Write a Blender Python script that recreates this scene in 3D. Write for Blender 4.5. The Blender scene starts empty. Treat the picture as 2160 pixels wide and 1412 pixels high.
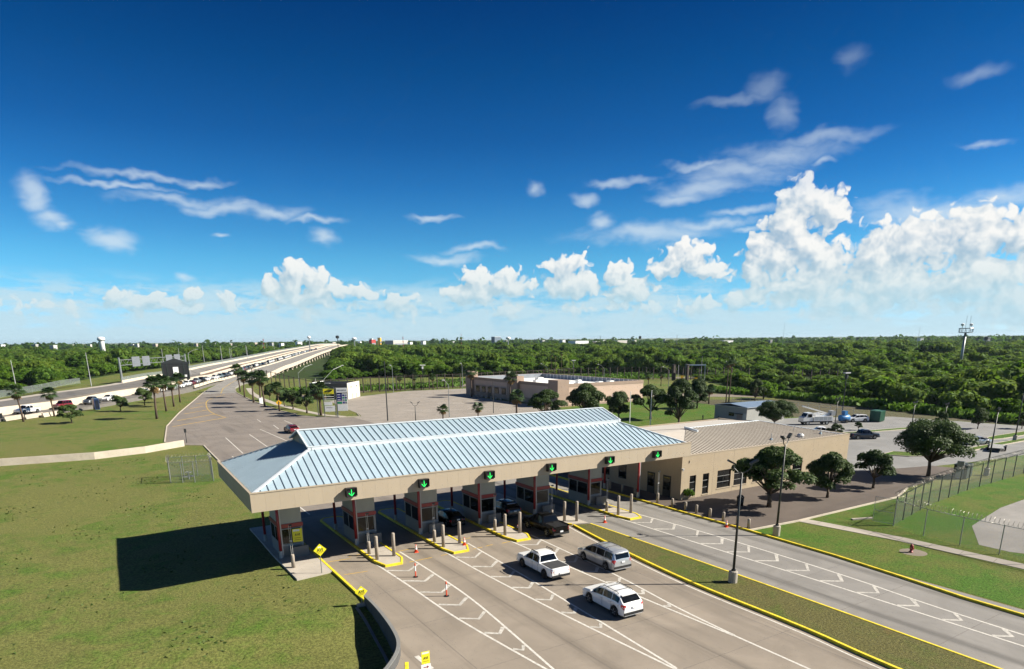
import bpy, math, random
import numpy as np
from mathutils import Vector, Matrix
random.seed(7); rng = np.random.default_rng(7)
R = math.radians
sc = bpy.context.scene
COL = sc.collection

# ------------------------------------------------------------------ camera
CAM_H, FOC, PITCH, ROLL, YAW, PX, PY = 18.5, 1398.3, R(15.752), R(0.5004), R(31.756), 1082.1, 1109.7
cam = bpy.data.cameras.new('camera'); cam_o = bpy.data.objects.new('camera', cam); COL.objects.link(cam_o)
cam.sensor_width = 36; cam.lens = 36 * FOC / 2160
cam.shift_x = (1080 - PX) / 2160; cam.shift_y = (PY - 706) / 2160
cam.clip_start = .5; cam.clip_end = 60000
cam_o.matrix_world = (Matrix.Translation((0, 0, CAM_H)) @ Matrix.Rotation(-YAW, 4, 'Z') @
                      Matrix.Rotation(R(90) - PITCH, 4, 'X') @ Matrix.Rotation(-ROLL, 4, 'Z'))
sc.camera = cam_o

# survey: the point of the place at height z that was measured at a photo position
def S(x, y, z=0.0):
    u, v = x - PX, y - PY
    c, s = math.cos(ROLL), math.sin(ROLL)
    u, v = u * c - v * s, u * s + v * c
    d = v * math.cos(PITCH) + FOC * math.sin(PITCH); fw = FOC * math.cos(PITCH) - v * math.sin(PITCH)
    t = (CAM_H - z) / d; r = u * t; fw *= t
    return (fw * math.sin(YAW) + r * math.cos(YAW), fw * math.cos(YAW) - r * math.sin(YAW))
def proj_y(X, Y, Z):
    fw = X * math.sin(YAW) + Y * math.cos(YAW); r = X * math.cos(YAW) - Y * math.sin(YAW); d = CAM_H - Z
    zc = fw * math.cos(PITCH) + d * math.sin(PITCH); yc = -fw * math.sin(PITCH) + d * math.cos(PITCH)
    u, v = FOC * r / zc, FOC * yc / zc
    c, s = math.cos(-ROLL), math.sin(-ROLL)
    return PY + u * s + v * c
def rise(X, Y, topy):
    lo, hi = -5.0, 120.0
    for _ in range(45):
        m = (lo + hi) / 2
        if proj_y(X, Y, m) > topy: lo = m
        else: hi = m
    return lo
def skydir(x, y):          # azimuth from +Y towards +X and elevation, in degrees
    u, v = x - PX, y - PY
    c, s = math.cos(ROLL), math.sin(ROLL)
    u, v = u * c - v * s, u * s + v * c
    d = v * math.cos(PITCH) + FOC * math.sin(PITCH); fw = FOC * math.cos(PITCH) - v * math.sin(PITCH)
    return (math.degrees(math.atan2(u, fw) + YAW), math.degrees(math.atan2(-d, math.hypot(u, fw))))

# ------------------------------------------------------------------ light
SUN_EL, SUN_AZ = R(35.0), R(122.0)      # azimuth from +Y towards +X
sd = Vector((math.sin(SUN_AZ) * math.cos(SUN_EL), math.cos(SUN_AZ) * math.cos(SUN_EL), math.sin(SUN_EL)))
sun = bpy.data.lights.new('sun', 'SUN'); sun.energy = 5.0; sun.angle = R(.53); sun.color = (1, .935, .80)
sun_o = bpy.data.objects.new('sun', sun); COL.objects.link(sun_o)
sun_o.rotation_euler = (-sd).to_track_quat('-Z', 'Y').to_euler(); sun_o.location = (60, -60, 80)
sc.view_settings.view_transform = 'Standard'; sc.view_settings.look = 'None'
sc.view_settings.gamma = 1; EXPO = 1.2; sc.view_settings.exposure = EXPO; sc.view_settings.use_curve_mapping = False
sc.render.engine = 'CYCLES'
sc.cycles.max_bounces = 6; sc.cycles.diffuse_bounces = 2; sc.cycles.glossy_bounces = 3
sc.cycles.transparent_max_bounces = 12; sc.cycles.transmission_bounces = 3
sc.cycles.use_denoising = True; sc.cycles.sample_clamp_indirect = 6
sc.cycles.use_adaptive_sampling = True; sc.cycles.adaptive_threshold = .012; sc.cycles.adaptive_min_samples = 8

# ------------------------------------------------------------------ sky and clouds (world)
W = bpy.data.worlds.new('World'); sc.world = W; W.use_nodes = True
class Sk:                                    # tiny expression helper for shader graphs
    def __init__(s, nt, sock): s.nt, s.k = nt, sock
    def _m(s, op, *a, clamp=False):
        n = s.nt.nodes.new('ShaderNodeMath'); n.operation = op; n.use_clamp = clamp
        for i, v in enumerate((s,) + a):
            if isinstance(v, Sk): s.nt.links.new(v.k, n.inputs[i])
            else: n.inputs[i].default_value = v
        return Sk(s.nt, n.outputs[0])
    def __add__(s, o): return s._m('ADD', o)
    def __sub__(s, o): return s._m('SUBTRACT', o)
    def __mul__(s, o): return s._m('MULTIPLY', o)
    def __truediv__(s, o): return s._m('DIVIDE', o)
    def rsub(s, v): return (s * -1.0) + v
    def mx(s, o): return s._m('MAXIMUM', o)
    def mn(s, o): return s._m('MINIMUM', o)
    def clamp(s): return s._m('ADD', 0.0, clamp=True)
    def step(s, a, b):
        n = s.nt.nodes.new('ShaderNodeMapRange'); n.interpolation_type = 'SMOOTHSTEP'
        s.nt.links.new(s.k, n.inputs[0]); n.inputs[1].default_value = a; n.inputs[2].default_value = b
        return Sk(s.nt, n.outputs[0])
def vmath(nt, op, a, b=None, c=None):
    n = nt.nodes.new('ShaderNodeVectorMath'); n.operation = op
    for i, v in enumerate((a, b, c)):
        if v is None: continue
        if isinstance(v, tuple): n.inputs[i].default_value = v
        else: nt.links.new(v, n.inputs[i])
    return n.outputs['Value'] if op in ('LENGTH', 'DOT_PRODUCT') else n.outputs[0]
def noise(nt, vec, scale, detail=4, rough=.55, dist=0.0, dims='2D'):
    n = nt.nodes.new('ShaderNodeTexNoise'); n.noise_dimensions = dims
    nt.links.new(vec, n.inputs['Vector']); n.inputs['Scale'].default_value = scale
    n.inputs['Detail'].default_value = detail; n.inputs['Roughness'].default_value = rough
    n.inputs['Distortion'].default_value = dist
    return Sk(nt, n.outputs['Fac'])
def mixcol(nt, fac, a, b):
    n = nt.nodes.new('ShaderNodeMix'); n.data_type = 'RGBA'
    for sock, v in ((n.inputs['Factor'], fac), (n.inputs['A'], a), (n.inputs['B'], b)):
        if isinstance(v, Sk): nt.links.new(v.k, sock)
        elif isinstance(v, (tuple, float, int)): sock.default_value = v if not isinstance(v, tuple) else (*v[:3], 1)
        else: nt.links.new(v, sock)
    return n.outputs['Result']
def group_new(name):
    g = bpy.data.node_groups.new(name, 'ShaderNodeTree')
    g.interface.new_socket('P', in_out='INPUT', socket_type='NodeSocketVector')
    g.interface.new_socket('D', in_out='OUTPUT', socket_type='NodeSocketFloat')
    return g, g.nodes.new('NodeGroupInput').outputs[0], g.nodes.new('NodeGroupOutput').inputs[0]
def ellipses(nt, p, px_list):                # px_list: (x, y, rx, ry) as measured on the photo
    f = None
    for (x, y, rx, ry) in px_list:
        a, e = skydir(x, y); a2, _ = skydir(x + rx, y); _, e2 = skydir(x, y - ry)
        ra, re = abs(a2 - a), abs(e2 - e)
        d = vmath(nt, 'MULTIPLY_ADD', p, (1 / ra, 1 / re, 0.0), (-a / ra, -e / re, 0.0))
        l = Sk(nt, vmath(nt, 'LENGTH', d))
        f = l if f is None else f.mn(l)
    return f.rsub(1.0)
CUMULUS = [(1690, 425, 62, 52), (1750, 440, 48, 48), (1665, 470, 62, 55), (1700, 520, 60, 60), (1735, 560, 75, 60),
           (1640, 540, 60, 40), (1610, 520, 42, 35), (1590, 560, 50, 40), (1690, 600, 120, 45), (1850, 540, 100, 70),
           (1940, 510, 110, 60), (2060, 500, 120, 80), (2160, 490, 90, 70), (1880, 600, 160, 55), (2060, 590, 160, 70), (2150, 640, 120, 55), (1790, 640, 130, 40),
           (1450, 545, 75, 35), (1400, 565, 50, 30), (1500, 570, 55, 30), (1195, 565, 55, 35), (1210, 600, 70, 35), (1305, 580, 40, 34), (1330, 612, 60, 30),
           (1590, 620, 35, 26), (1560, 635, 40, 20), (1000, 590, 45, 32), (1075, 600, 62, 32), (1010, 620, 80, 30), (960, 615, 30, 20),
           (622, 568, 24, 30), (615, 600, 50, 34), (668, 592, 34, 32), (700, 612, 45, 26), (570, 605, 34, 22), (640, 625, 100, 28), (770, 620, 40, 16), (845, 632, 40, 16),
           (245, 625, 34, 26), (285, 640, 50, 24), (330, 632, 38, 24), (410, 622, 22, 18), (380, 645, 70, 22), (485, 640, 36, 24)]
WISP = [(240, 508, 52, 27), (682, 506, 32, 18), (62, 398, 36, 34), (75, 430, 36, 34), (105, 460, 48, 30), (133, 475, 34, 15), (1260, 465, 28, 22), (245, 510, 38, 18), (70, 415, 26, 40), (108, 462, 34, 20), (250, 390, 150, 8), (370, 420, 130, 16), (480, 440, 120, 17), (570, 452, 70, 16), (660, 468, 75, 9), (300, 370, 160, 10), (420, 382, 70, 10),
        (915, 462, 55, 8), (940, 545, 75, 13), (1000, 525, 70, 9), (465, 502, 26, 7), (385, 580, 26, 10),
        (1480, 395, 120, 26), (1560, 360, 130, 34), (1650, 320, 130, 28), (1740, 290, 120, 18), (1490, 345, 100, 9), (1430, 415, 80, 16),
        (1370, 495, 160, 26), (1500, 475, 130, 16), (1580, 445, 80, 12), (1300, 385, 70, 12), (1230, 425, 30, 16), (1130, 402, 20, 16),
        (1560, 215, 90, 12), (1610, 190, 40, 34), (1650, 240, 30, 34), (1735, 340, 28, 8), (1960, 440, 220, 34), (2130, 420, 130, 26),
        (1580, 490, 50, 9), (2080, 295, 70, 9), (2060, 160, 60, 18), (1800, 130, 40, 30)]
def build_world():
    nt = W.node_tree; nt.nodes.clear()
    out = nt.nodes.new('ShaderNodeOutputWorld'); bg = nt.nodes.new('ShaderNodeBackground'); bg.inputs[1].default_value = SKY_S
    nt.links.new(bg.outputs[0], out.inputs[0])
    sky = nt.nodes.new('ShaderNodeTexSky'); sky.sky_type = 'NISHITA'; sky.sun_disc = False
    sky.sun_elevation = SUN_EL; sky.sun_rotation = SUN_AZ; sky.altitude = 10; sky.air_density = 1.0; sky.dust_density = .35; sky.ozone_density = 3.0
    tc = nt.nodes.new('ShaderNodeTexCoord')
    sp = nt.nodes.new('ShaderNodeSeparateXYZ'); nt.links.new(tc.outputs['Generated'], sp.inputs[0])
    x, y, z = (Sk(nt, o) for o in sp.outputs)
    az = x._m('ARCTAN2', y) * (180 / math.pi)
    el = z._m('ARCSINE') * (180 / math.pi)
    cb = nt.nodes.new('ShaderNodeCombineXYZ'); nt.links.new(az.k, cb.inputs[0]); nt.links.new(el.k, cb.inputs[1])
    P = cb.outputs[0]
    # clear sky: the dry deep blue of the day
    rp = nt.nodes.new('ShaderNodeValToRGB'); nt.links.new((el / 90.0).clamp().k, rp.inputs[0])
    els = rp.color_ramp.elements; T = [(max(0, skydir(1080, yy)[1]) / 90, c) for yy, c in SKY_T] + [(.5, (.20, .28, .42)), (.75, (.40, .43, .50))]
    els[0].position = 0; els[0].color = (*T[0][1], 1); els[1].position = 1; els[1].color = (*T[-1][1], 1)
    for pos, c in T[1:]:
        e = els.new(pos); e.color = (*c, 1)
    mu = nt.nodes.new('ShaderNodeMix'); mu.data_type = 'RGBA'; mu.blend_type = 'MULTIPLY'; mu.inputs['Factor'].default_value = 1
    nt.links.new(sky.outputs[0], mu.inputs['A']); nt.links.new(rp.outputs[0], mu.inputs['B'])
    clear = mu.outputs['Result']
    def warp(g, gp, sc1, a1, sc2, a2, seed=0.0):
        q = vmath(g, 'ADD', gp, (seed, seed * .7, 0.0))
        def wn(scale):
            n = g.nodes.new('ShaderNodeTexNoise'); n.noise_dimensions = '2D'; g.links.new(q, n.inputs['Vector']); n.inputs['Scale'].default_value = scale; n.inputs['Detail'].default_value = 1.5; return vmath(g, 'SUBTRACT', n.outputs['Color'], (.5, .5, .5))
        v = vmath(g, 'MULTIPLY_ADD', wn(sc1), (a1, a1, 0.0), gp)
        return vmath(g, 'MULTIPLY_ADD', wn(sc2), (a2, a2, 0.0), v)
    # cumulus: lumpy heaps with billowing edges
    g, gp, go = group_new('cumulus_field')
    pw = warp(g, gp, .55, 1.3, 1.7, .45)
    n2 = noise(g, gp, .33, 3, .6)
    bil = noise(g, vmath(g, 'MULTIPLY', pw, (1.0, 1.25, 0.0)), 1.0, 5, .6)
    vo = g.nodes.new('ShaderNodeTexVoronoi'); vo.voronoi_dimensions = '2D'; vo.feature = 'F1'; g.links.new(pw, vo.inputs['Vector'])
    vo.inputs['Scale'].default_value = .95; vo.inputs['Detail'].default_value = 1.6; vo.inputs['Roughness'].default_value = .55
    puff = Sk(g, vo.outputs['Distance']).rsub(.62)
    f = ellipses(g, pw, [(q[0], q[1], q[2] * 1.06, q[3] * 1.10) for q in CUMULUS])
    sx = g.nodes.new('ShaderNodeSeparateXYZ'); g.links.new(gp, sx.inputs[0])
    ga, ge = Sk(g, sx.outputs[0]), Sk(g, sx.outputs[1])
    inside = (ga._m('SUBTRACT', 31.7)._m('ABSOLUTE')).step(37., 43.)     # the same cloud goes on outside the measured part
    other = (n2 - .5) * 1.8 + ((ge - 3.2)._m('ABSOLUTE') / 3.6).rsub(.55)
    low_ = (n2 - .5) * 2.6 + ((ge - 2.4)._m('ABSOLUTE') / 1.9).rsub(.16)
    f = f.mx(other - ((inside.rsub(1.0)) * 6.0)).mx(low_).mx(-1.2)
    g.links.new((f * .95 + (bil - .5) * .5 + puff * .62).k, go)
    def ev(vec):
        n = nt.nodes.new('ShaderNodeGroup'); n.node_tree = g; nt.links.new(vec, n.inputs[0]); return Sk(nt, n.outputs[0])
    d0 = ev(P); d1 = ev(vmath(nt, 'ADD', P, (.55, .65, 0.0)))
    cum = d0.step(0.0, .26)
    lit = ((d0 - d1) * 1.05 + .50).clamp()
    ccol = mixcol(nt, lit, (.42, .58, .73), (1.03, 1.03, 1.01))
    hz_ = mixcol(nt, lit, (.50, .72, .82), (.74, .87, .91))
    ccol = mixcol(nt, el.step(2.2, 7.0), hz_, ccol)
    # wisps: stretched, thin
    g2, gp2, go2 = group_new('wisp_field')
    st = vmath(g2, 'MULTIPLY', warp(g2, gp2, .25, 1.2, .9, .4, 5.0), (.26, 1.1, 0.0))
    n3 = noise(g2, st, .8, 6, .6)
    f2 = ellipses(g2, warp(g2, gp2, .22, 1.6, 1.1, .5, 9.0), WISP).mx(-1.0)
    g2.links.new((f2 + (n3 - .5) * 1.3).k, go2)
    n = nt.nodes.new('ShaderNodeGroup'); n.node_tree = g2; nt.links.new(P, n.inputs[0])
    wisp = Sk(nt, n.outputs[0]).step(-.30, 1.1) * (el.step(20., 7.) * .54 + .14)
    # bank of far flat cloud over the horizon
    st = vmath(nt, 'MULTIPLY', P, (.30, 1.15, 0.0))
    n5 = noise(nt, st, 1.0, 6, .62)
    bank = (n5 * 1.25 + (el / 8.0).rsub(.55) * .5).step(.50, .84) * el.step(5.2, 3.0) * .88
    c1 = mixcol(nt, bank, clear, cm((.60, .82, .93), CL))
    c2 = mixcol(nt, wisp, c1, cm((.78, .90, .98), CL))
    mu2 = nt.nodes.new('ShaderNodeMix'); mu2.data_type = 'RGBA'; mu2.blend_type = 'MULTIPLY'; mu2.inputs['Factor'].default_value = 1
    nt.links.new(ccol, mu2.inputs['A']); mu2.inputs['B'].default_value = (CL, CL, CL, 1)
    c3 = mixcol(nt, cum * (el.step(.6, 4.0) * .5 + .5) * el.step(15., 9.).mx(.82), c2, mu2.outputs['Result'])
    nt.links.new(c3, bg.inputs[0])
    W.cycles.sampling_method = 'NONE'
def cm(c, k): return (c[0] * k, c[1] * k, c[2] * k)
SKY_S = .058
CL = .92 / SKY_S / 2 ** EXPO                 # cloud brightness, in the sky texture's units
SKY_T = [(718, (.74, 1.16, 1.80)), (690, (.62, .98, 1.58)), (640, (.45, .86, 1.28)), (600, (.33, .80, 1.14)), (550, (.25, .72, 1.02)), (500, (.18, .60, .92)), (400, (.085, .425, .77)), (300, (.045, .31, .62)), (150, (.020, .235, .49)), (5, (.012, .17, .40))]
build_world()

# ------------------------------------------------------------------ helpers
class MB:
    def __init__(s): s.v, s.f, s.m = [], [], []
    def add(s, vs, fs, mi=0):
        n = len(s.v); s.v.extend(vs); s.f.extend([tuple(i + n for i in f) for f in fs]); s.m.extend([mi] * len(fs)); return s
    def box(s, x0, x1, y0, y1, z0, z1, mi=0):
        return s.add([(x0, y0, z0), (x1, y0, z0), (x1, y1, z0), (x0, y1, z0), (x0, y0, z1), (x1, y0, z1), (x1, y1, z1), (x0, y1, z1)],
                     [(3, 2, 1, 0), (4, 5, 6, 7), (0, 1, 5, 4), (1, 2, 6, 5), (2, 3, 7, 6), (3, 0, 4, 7)], mi)
    def beam(s, a, b, w, h, mi=0):           # a bar from a to b, w wide, h high
        a, b = Vector(a), Vector(b); d = (b - a).normalized()
        up = Vector((0, 0, 1)) if abs(d.z) < .95 else Vector((1, 0, 0))
        r = d.cross(up).normalized() * w / 2; u = r.cross(d).normalized() * h / 2
        vs = [tuple(p + q) for p in (a, b) for q in (-r - u, r - u, r + u, -r + u)]
        return s.add(vs, [(3, 2, 1, 0), (4, 5, 6, 7), (0, 1, 5, 4), (1, 2, 6, 5), (2, 3, 7, 6), (3, 0, 4, 7)], mi)
    def cyl(s, x, y, z0, z1, r0, r1=None, n=10, mi=0):
        return s.tube([(x, y, z0), (x, y, z1)], [r0, r0 if r1 is None else r1], n, mi)
    def tube(s, pts, rad, n=6, mi=0, caps=True):
        P = [Vector(p) for p in pts]; k = len(P)
        if not isinstance(rad, (list, tuple)): rad = [rad] * k
        vs = []; prev = None
        for i in range(k):
            d = (P[min(i + 1, k - 1)] - P[max(i - 1, 0)]).normalized()
            if prev is None: a = d.orthogonal().normalized()
            else: a = (prev - d * prev.dot(d)); a = a.normalized() if a.length > 1e-6 else d.orthogonal().normalized()
            prev = a; b = d.cross(a)
            for j in range(n):
                t = 2 * math.pi * j / n; vs.append(tuple(P[i] + (a * math.cos(t) + b * math.sin(t)) * rad[i]))
        fs = [(i * n + j, i * n + (j + 1) % n, (i + 1) * n + (j + 1) % n, (i + 1) * n + j) for i in range(k - 1) for j in range(n)]
        if caps: fs += [tuple(range(n))[::-1], tuple(range((k - 1) * n, k * n))]
        return s.add(vs, fs, mi)
    def lathe(s, prof, x=0, y=0, n=14, mi=0):
        vs = [(x + r * math.cos(2 * math.pi * j / n), y + r * math.sin(2 * math.pi * j / n), z) for r, z in prof for j in range(n)]
        k = len(prof)
        fs = [(i * n + j, i * n + (j + 1) % n, (i + 1) * n + (j + 1) % n, (i + 1) * n + j) for i in range(k - 1) for j in range(n)]
        fs += [tuple(range(n))[::-1], tuple(range((k - 1) * n, k * n))]
        return s.add(vs, fs, mi)
    def wheel(s, x0, x1, y, z, r, n=18, mi=0, r_in=0):   # a disc about the X axis
        vs = [(x, y + r * math.cos(2 * math.pi * j / n), z + r * math.sin(2 * math.pi * j / n)) for x in (x0, x1) for j in range(n)]
        return s.add(vs, [(j, (j + 1) % n, n + (j + 1) % n, n + j) for j in range(n)] + [tuple(range(n))[::-1], tuple(range(n, 2 * n))], mi)
    def prism(s, pts, z0, z1, mi=0):
        if sum(pts[i][0] * pts[(i + 1) % len(pts)][1] - pts[(i + 1) % len(pts)][0] * pts[i][1] for i in range(len(pts))) < 0: pts = pts[::-1]
        n = len(pts)
        return s.add([(p[0], p[1], z0) for p in pts] + [(p[0], p[1], z1) for p in pts],
                     [tuple(range(n))[::-1], tuple(range(n, 2 * n))] + [(i, (i + 1) % n, n + (i + 1) % n, n + i) for i in range(n)], mi)
    def quad(s, a, b, c, d, mi=0): return s.add([tuple(a), tuple(b), tuple(c), tuple(d)], [(0, 1, 2, 3)], mi)
    def strip(s, A, B, mi=0):                # ruled sheet between two polylines
        n = len(A); return s.add([tuple(p) for p in A] + [tuple(p) for p in B], [(i, i + 1, n + i + 1, n + i) for i in range(n - 1)], mi)
    def mesh(s, name, mats, smooth=False):
        me = bpy.data.meshes.new(name); me.from_pydata(s.v, [], s.f)
        for m in (mats if isinstance(mats, (list, tuple)) else [mats]): me.materials.append(m)
        if any(s.m): me.polygons.foreach_set('material_index', s.m)
        if smooth: me.polygons.foreach_set('use_smooth', [True] * len(s.f))
        me.update(); return me
    def obj(s, name, mats, parent=None, loc=(0, 0, 0), rz=0, smooth=False):
        return put(name, s.mesh(name, mats, smooth), parent, loc, rz)
def put(name, data, parent=None, loc=(0, 0, 0), rz=0, sc_=None):
    o = bpy.data.objects.new(name, data); COL.objects.link(o); o.location = loc; o.rotation_euler = (0, 0, rz)
    if sc_ is not None: o.scale = (sc_,) * 3 if isinstance(sc_, (int, float)) else sc_
    if parent: o.parent = parent
    return o
def tag(o, label, cat, group=None):
    o['label'] = label; o['category'] = cat
    if group: o['group'] = group
    return o
def struct(o, kind='structure', label=None):
    o['kind'] = kind
    if label: o['label'] = label
    return o
def thing(name, loc, label, cat, group=None, rz=0): return tag(put(name, None, None, loc, rz), label, cat, group)
def copy_tree(o, parent=None):
    c = o.copy(); COL.objects.link(c); c.parent = parent
    for ch in list(o.children): copy_tree(ch, c)
    return c
def offset(pts, d):                          # polyline moved sideways, + to the right of travel
    out = []
    for i, p in enumerate(pts):
        a = pts[max(i - 1, 0)]; b = pts[min(i + 1, len(pts) - 1)]
        tx, ty = b[0] - a[0], b[1] - a[1]; l = math.hypot(tx, ty) or 1
        q = (p[0] + ty / l * d, p[1] - tx / l * d); out.append(q if len(p) == 2 else (*q, p[2]))
    return out
def smooth_line(pts, n=8):                   # Catmull-Rom
    P = [np.array(p, float) for p in pts]; out = []
    for i in range(len(P) - 1):
        p0, p1, p2, p3 = P[max(i - 1, 0)], P[i], P[i + 1], P[min(i + 2, len(P) - 1)]
        for k in range(n):
            t = k / n; out.append(tuple(.5 * (2 * p1 + (p2 - p0) * t + (2 * p0 - 5 * p1 + 4 * p2 - p3) * t * t + (3 * p1 - p0 - 3 * p2 + p3) * t ** 3)))
    out.append(tuple(P[-1])); return out
def rail(pts, w, z0, z1, mb=None, top=None, mi=0):   # a wall along a polyline; pts may carry z (added to z0, z1)
    mb = mb or MB(); tw = w if top is None else top
    L, Rr = offset(pts, -w / 2), offset(pts, w / 2); LT, RT = offset(pts, -tw / 2), offset(pts, tw / 2); n = len(pts)
    zz = [p[2] if len(p) > 2 else 0 for p in pts]
    ring = []
    for i in range(n):
        ring += [(L[i][0], L[i][1], z0 + zz[i]), (Rr[i][0], Rr[i][1], z0 + zz[i]), (RT[i][0], RT[i][1], z1 + zz[i]), (LT[i][0], LT[i][1], z1 + zz[i])]
    fs = []
    for i in range(n - 1):
        a, b = 4 * i, 4 * i + 4
        for j in range(4): fs.append((a + j, a + (j + 1) % 4, b + (j + 1) % 4, b + j)[::-1])
    fs += [(0, 1, 2, 3), (4 * n - 1, 4 * n - 2, 4 * n - 3, 4 * n - 4)]
    mb.add(ring, fs, mi); return mb
ORD = ['first', 'second', 'third', 'fourth', 'fifth', 'sixth', 'seventh', 'eighth', 'ninth', 'tenth', 'eleventh', 'twelfth', 'thirteenth', 'fourteenth', 'fifteenth', 'sixteenth', 'seventeenth', 'eighteenth', 'nineteenth', 'twentieth']
def ordn(i):
    if i < 20: return ORD[i]
    t = {2: 'twenty', 3: 'thirty', 4: 'forty', 5: 'fifty', 6: 'sixty', 7: 'seventy'}[(i + 1) // 10]
    return t + '-' + ORD[(i + 1) % 10 - 1] if (i + 1) % 10 else {3: 'thirtieth', 4: 'fortieth', 5: 'fiftieth', 6: 'sixtieth', 7: 'seventieth'}[(i + 1) // 10]

# ------------------------------------------------------------------ materials
def sh_new(name):
    m = bpy.data.materials.new(name); m.use_nodes = True; nt = m.node_tree
    return m, nt, nt.nodes['Principled BSDF']
def ocoord(nt): return nt.nodes.new('ShaderNodeTexCoord').outputs['Object']
def bumpn(nt, bs, h, strength, dist=.02):
    b = nt.nodes.new('ShaderNodeBump'); b.inputs['Strength'].default_value = strength; b.inputs['Distance'].default_value = dist
    nt.links.new(h.k, b.inputs['Height']); nt.links.new(b.outputs[0], bs.inputs['Normal'])
def k(c, s): return tuple(min(1, max(0, v * s)) for v in c)
AF = .66                                     # base colours below were judged at a lower exposure
KEEP = ('marking_white', 'paint_white', 'band_white', 'sign_white', 'sign_yellow', 'kerb_yellow', 'roof_white', 'ridge_cap', 'number_plate', 'lamp_clear', 'lamp_red', 'cone_orange', 'paint_silver', 'column_red', 'sign_amber', 'rim_alloy')
def mat(name, col, rough=.65, var=.12, vs=1.5, metal=0.0, coat=0.0, spec=.5, bump=0.0, bscale=30, dirt=0.0, piece=0.0):
    col = k(col, .9 if name in KEEP else AF)
    m, nt, bs = sh_new(name); oc = ocoord(nt)
    n = noise(nt, oc, vs, 5, .6, 0, '3D')
    c = mixcol(nt, n.step(.25, .75), k(col, 1 - var), k(col, 1 + var))
    if piece:                                # each panel faded a little differently
        oi = nt.nodes.new('ShaderNodeObjectInfo'); c = mixcol(nt, Sk(nt, oi.outputs['Random']) * piece, c, k(col, .62))
    if dirt:
        n2 = noise(nt, vmath(nt, 'MULTIPLY', oc, (1.3, 1.3, .25)), 1.1, 6, .65, .5, '3D')
        c = mixcol(nt, n2.step(.52, .8) * dirt, c, k(col, .42))
    nt.links.new(c, bs.inputs['Base Color'])
    bs.inputs['Roughness'].default_value = rough; bs.inputs['Metallic'].default_value = metal
    bs.inputs['Coat Weight'].default_value = coat; bs.inputs['Coat Roughness'].default_value = .05
    bs.inputs['Specular IOR Level'].default_value = spec
    if bump: bumpn(nt, bs, noise(nt, oc, bscale, 3, .6, 0, '3D'), bump)
    return m
def emis(name, col, s):
    m, nt, bs = sh_new(name); bs.inputs['Base Color'].default_value = (*col, 1)
    bs.inputs['Emission Color'].default_value = (*col, 1); bs.inputs['Emission Strength'].default_value = s; return m
def grass_mat(name, dry, green, brown, g_amt=.5, b_amt=.25, fine=1.0, seed=0.0):
    dry, green, brown = k(dry, AF), k(green, AF), k(brown, AF)
    m, nt, bs = sh_new(name); oc = vmath(nt, 'ADD', ocoord(nt), (seed, seed * 1.7, 0.0))
    big = noise(nt, oc, .055, 5, .62, .8, '3D'); mid = noise(nt, oc, .45, 5, .65, .4, '3D')
    fin = noise(nt, oc, 5.5 * fine, 4, .7, 0, '3D'); br = noise(nt, oc, .12, 6, .7, 1.0, '3D')
    c = mixcol(nt, (big * .6 + mid * .5 - .05).step(.62 - g_amt * .35, .78 - g_amt * .25), dry, green)
    c = mixcol(nt, (br * .75 + mid * .25).step(.66 - b_amt * .22, .80 - b_amt * .22) * .85, c, brown)
    dk = mixcol(nt, fin.step(.3, .72), (.52, .52, .5), (1.28, 1.25, 1.2))
    mu = nt.nodes.new('ShaderNodeMix'); mu.data_type = 'RGBA'; mu.blend_type = 'MULTIPLY'; mu.inputs['Factor'].default_value = 1
    nt.links.new(c, mu.inputs['A']); nt.links.new(dk, mu.inputs['B']); nt.links.new(mu.outputs['Result'], bs.inputs['Base Color'])
    bs.inputs['Roughness'].default_value = .9; bs.inputs['Specular IOR Level'].default_value = .15
    bumpn(nt, bs, fin + mid * .6, .55, .12); return m
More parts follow.
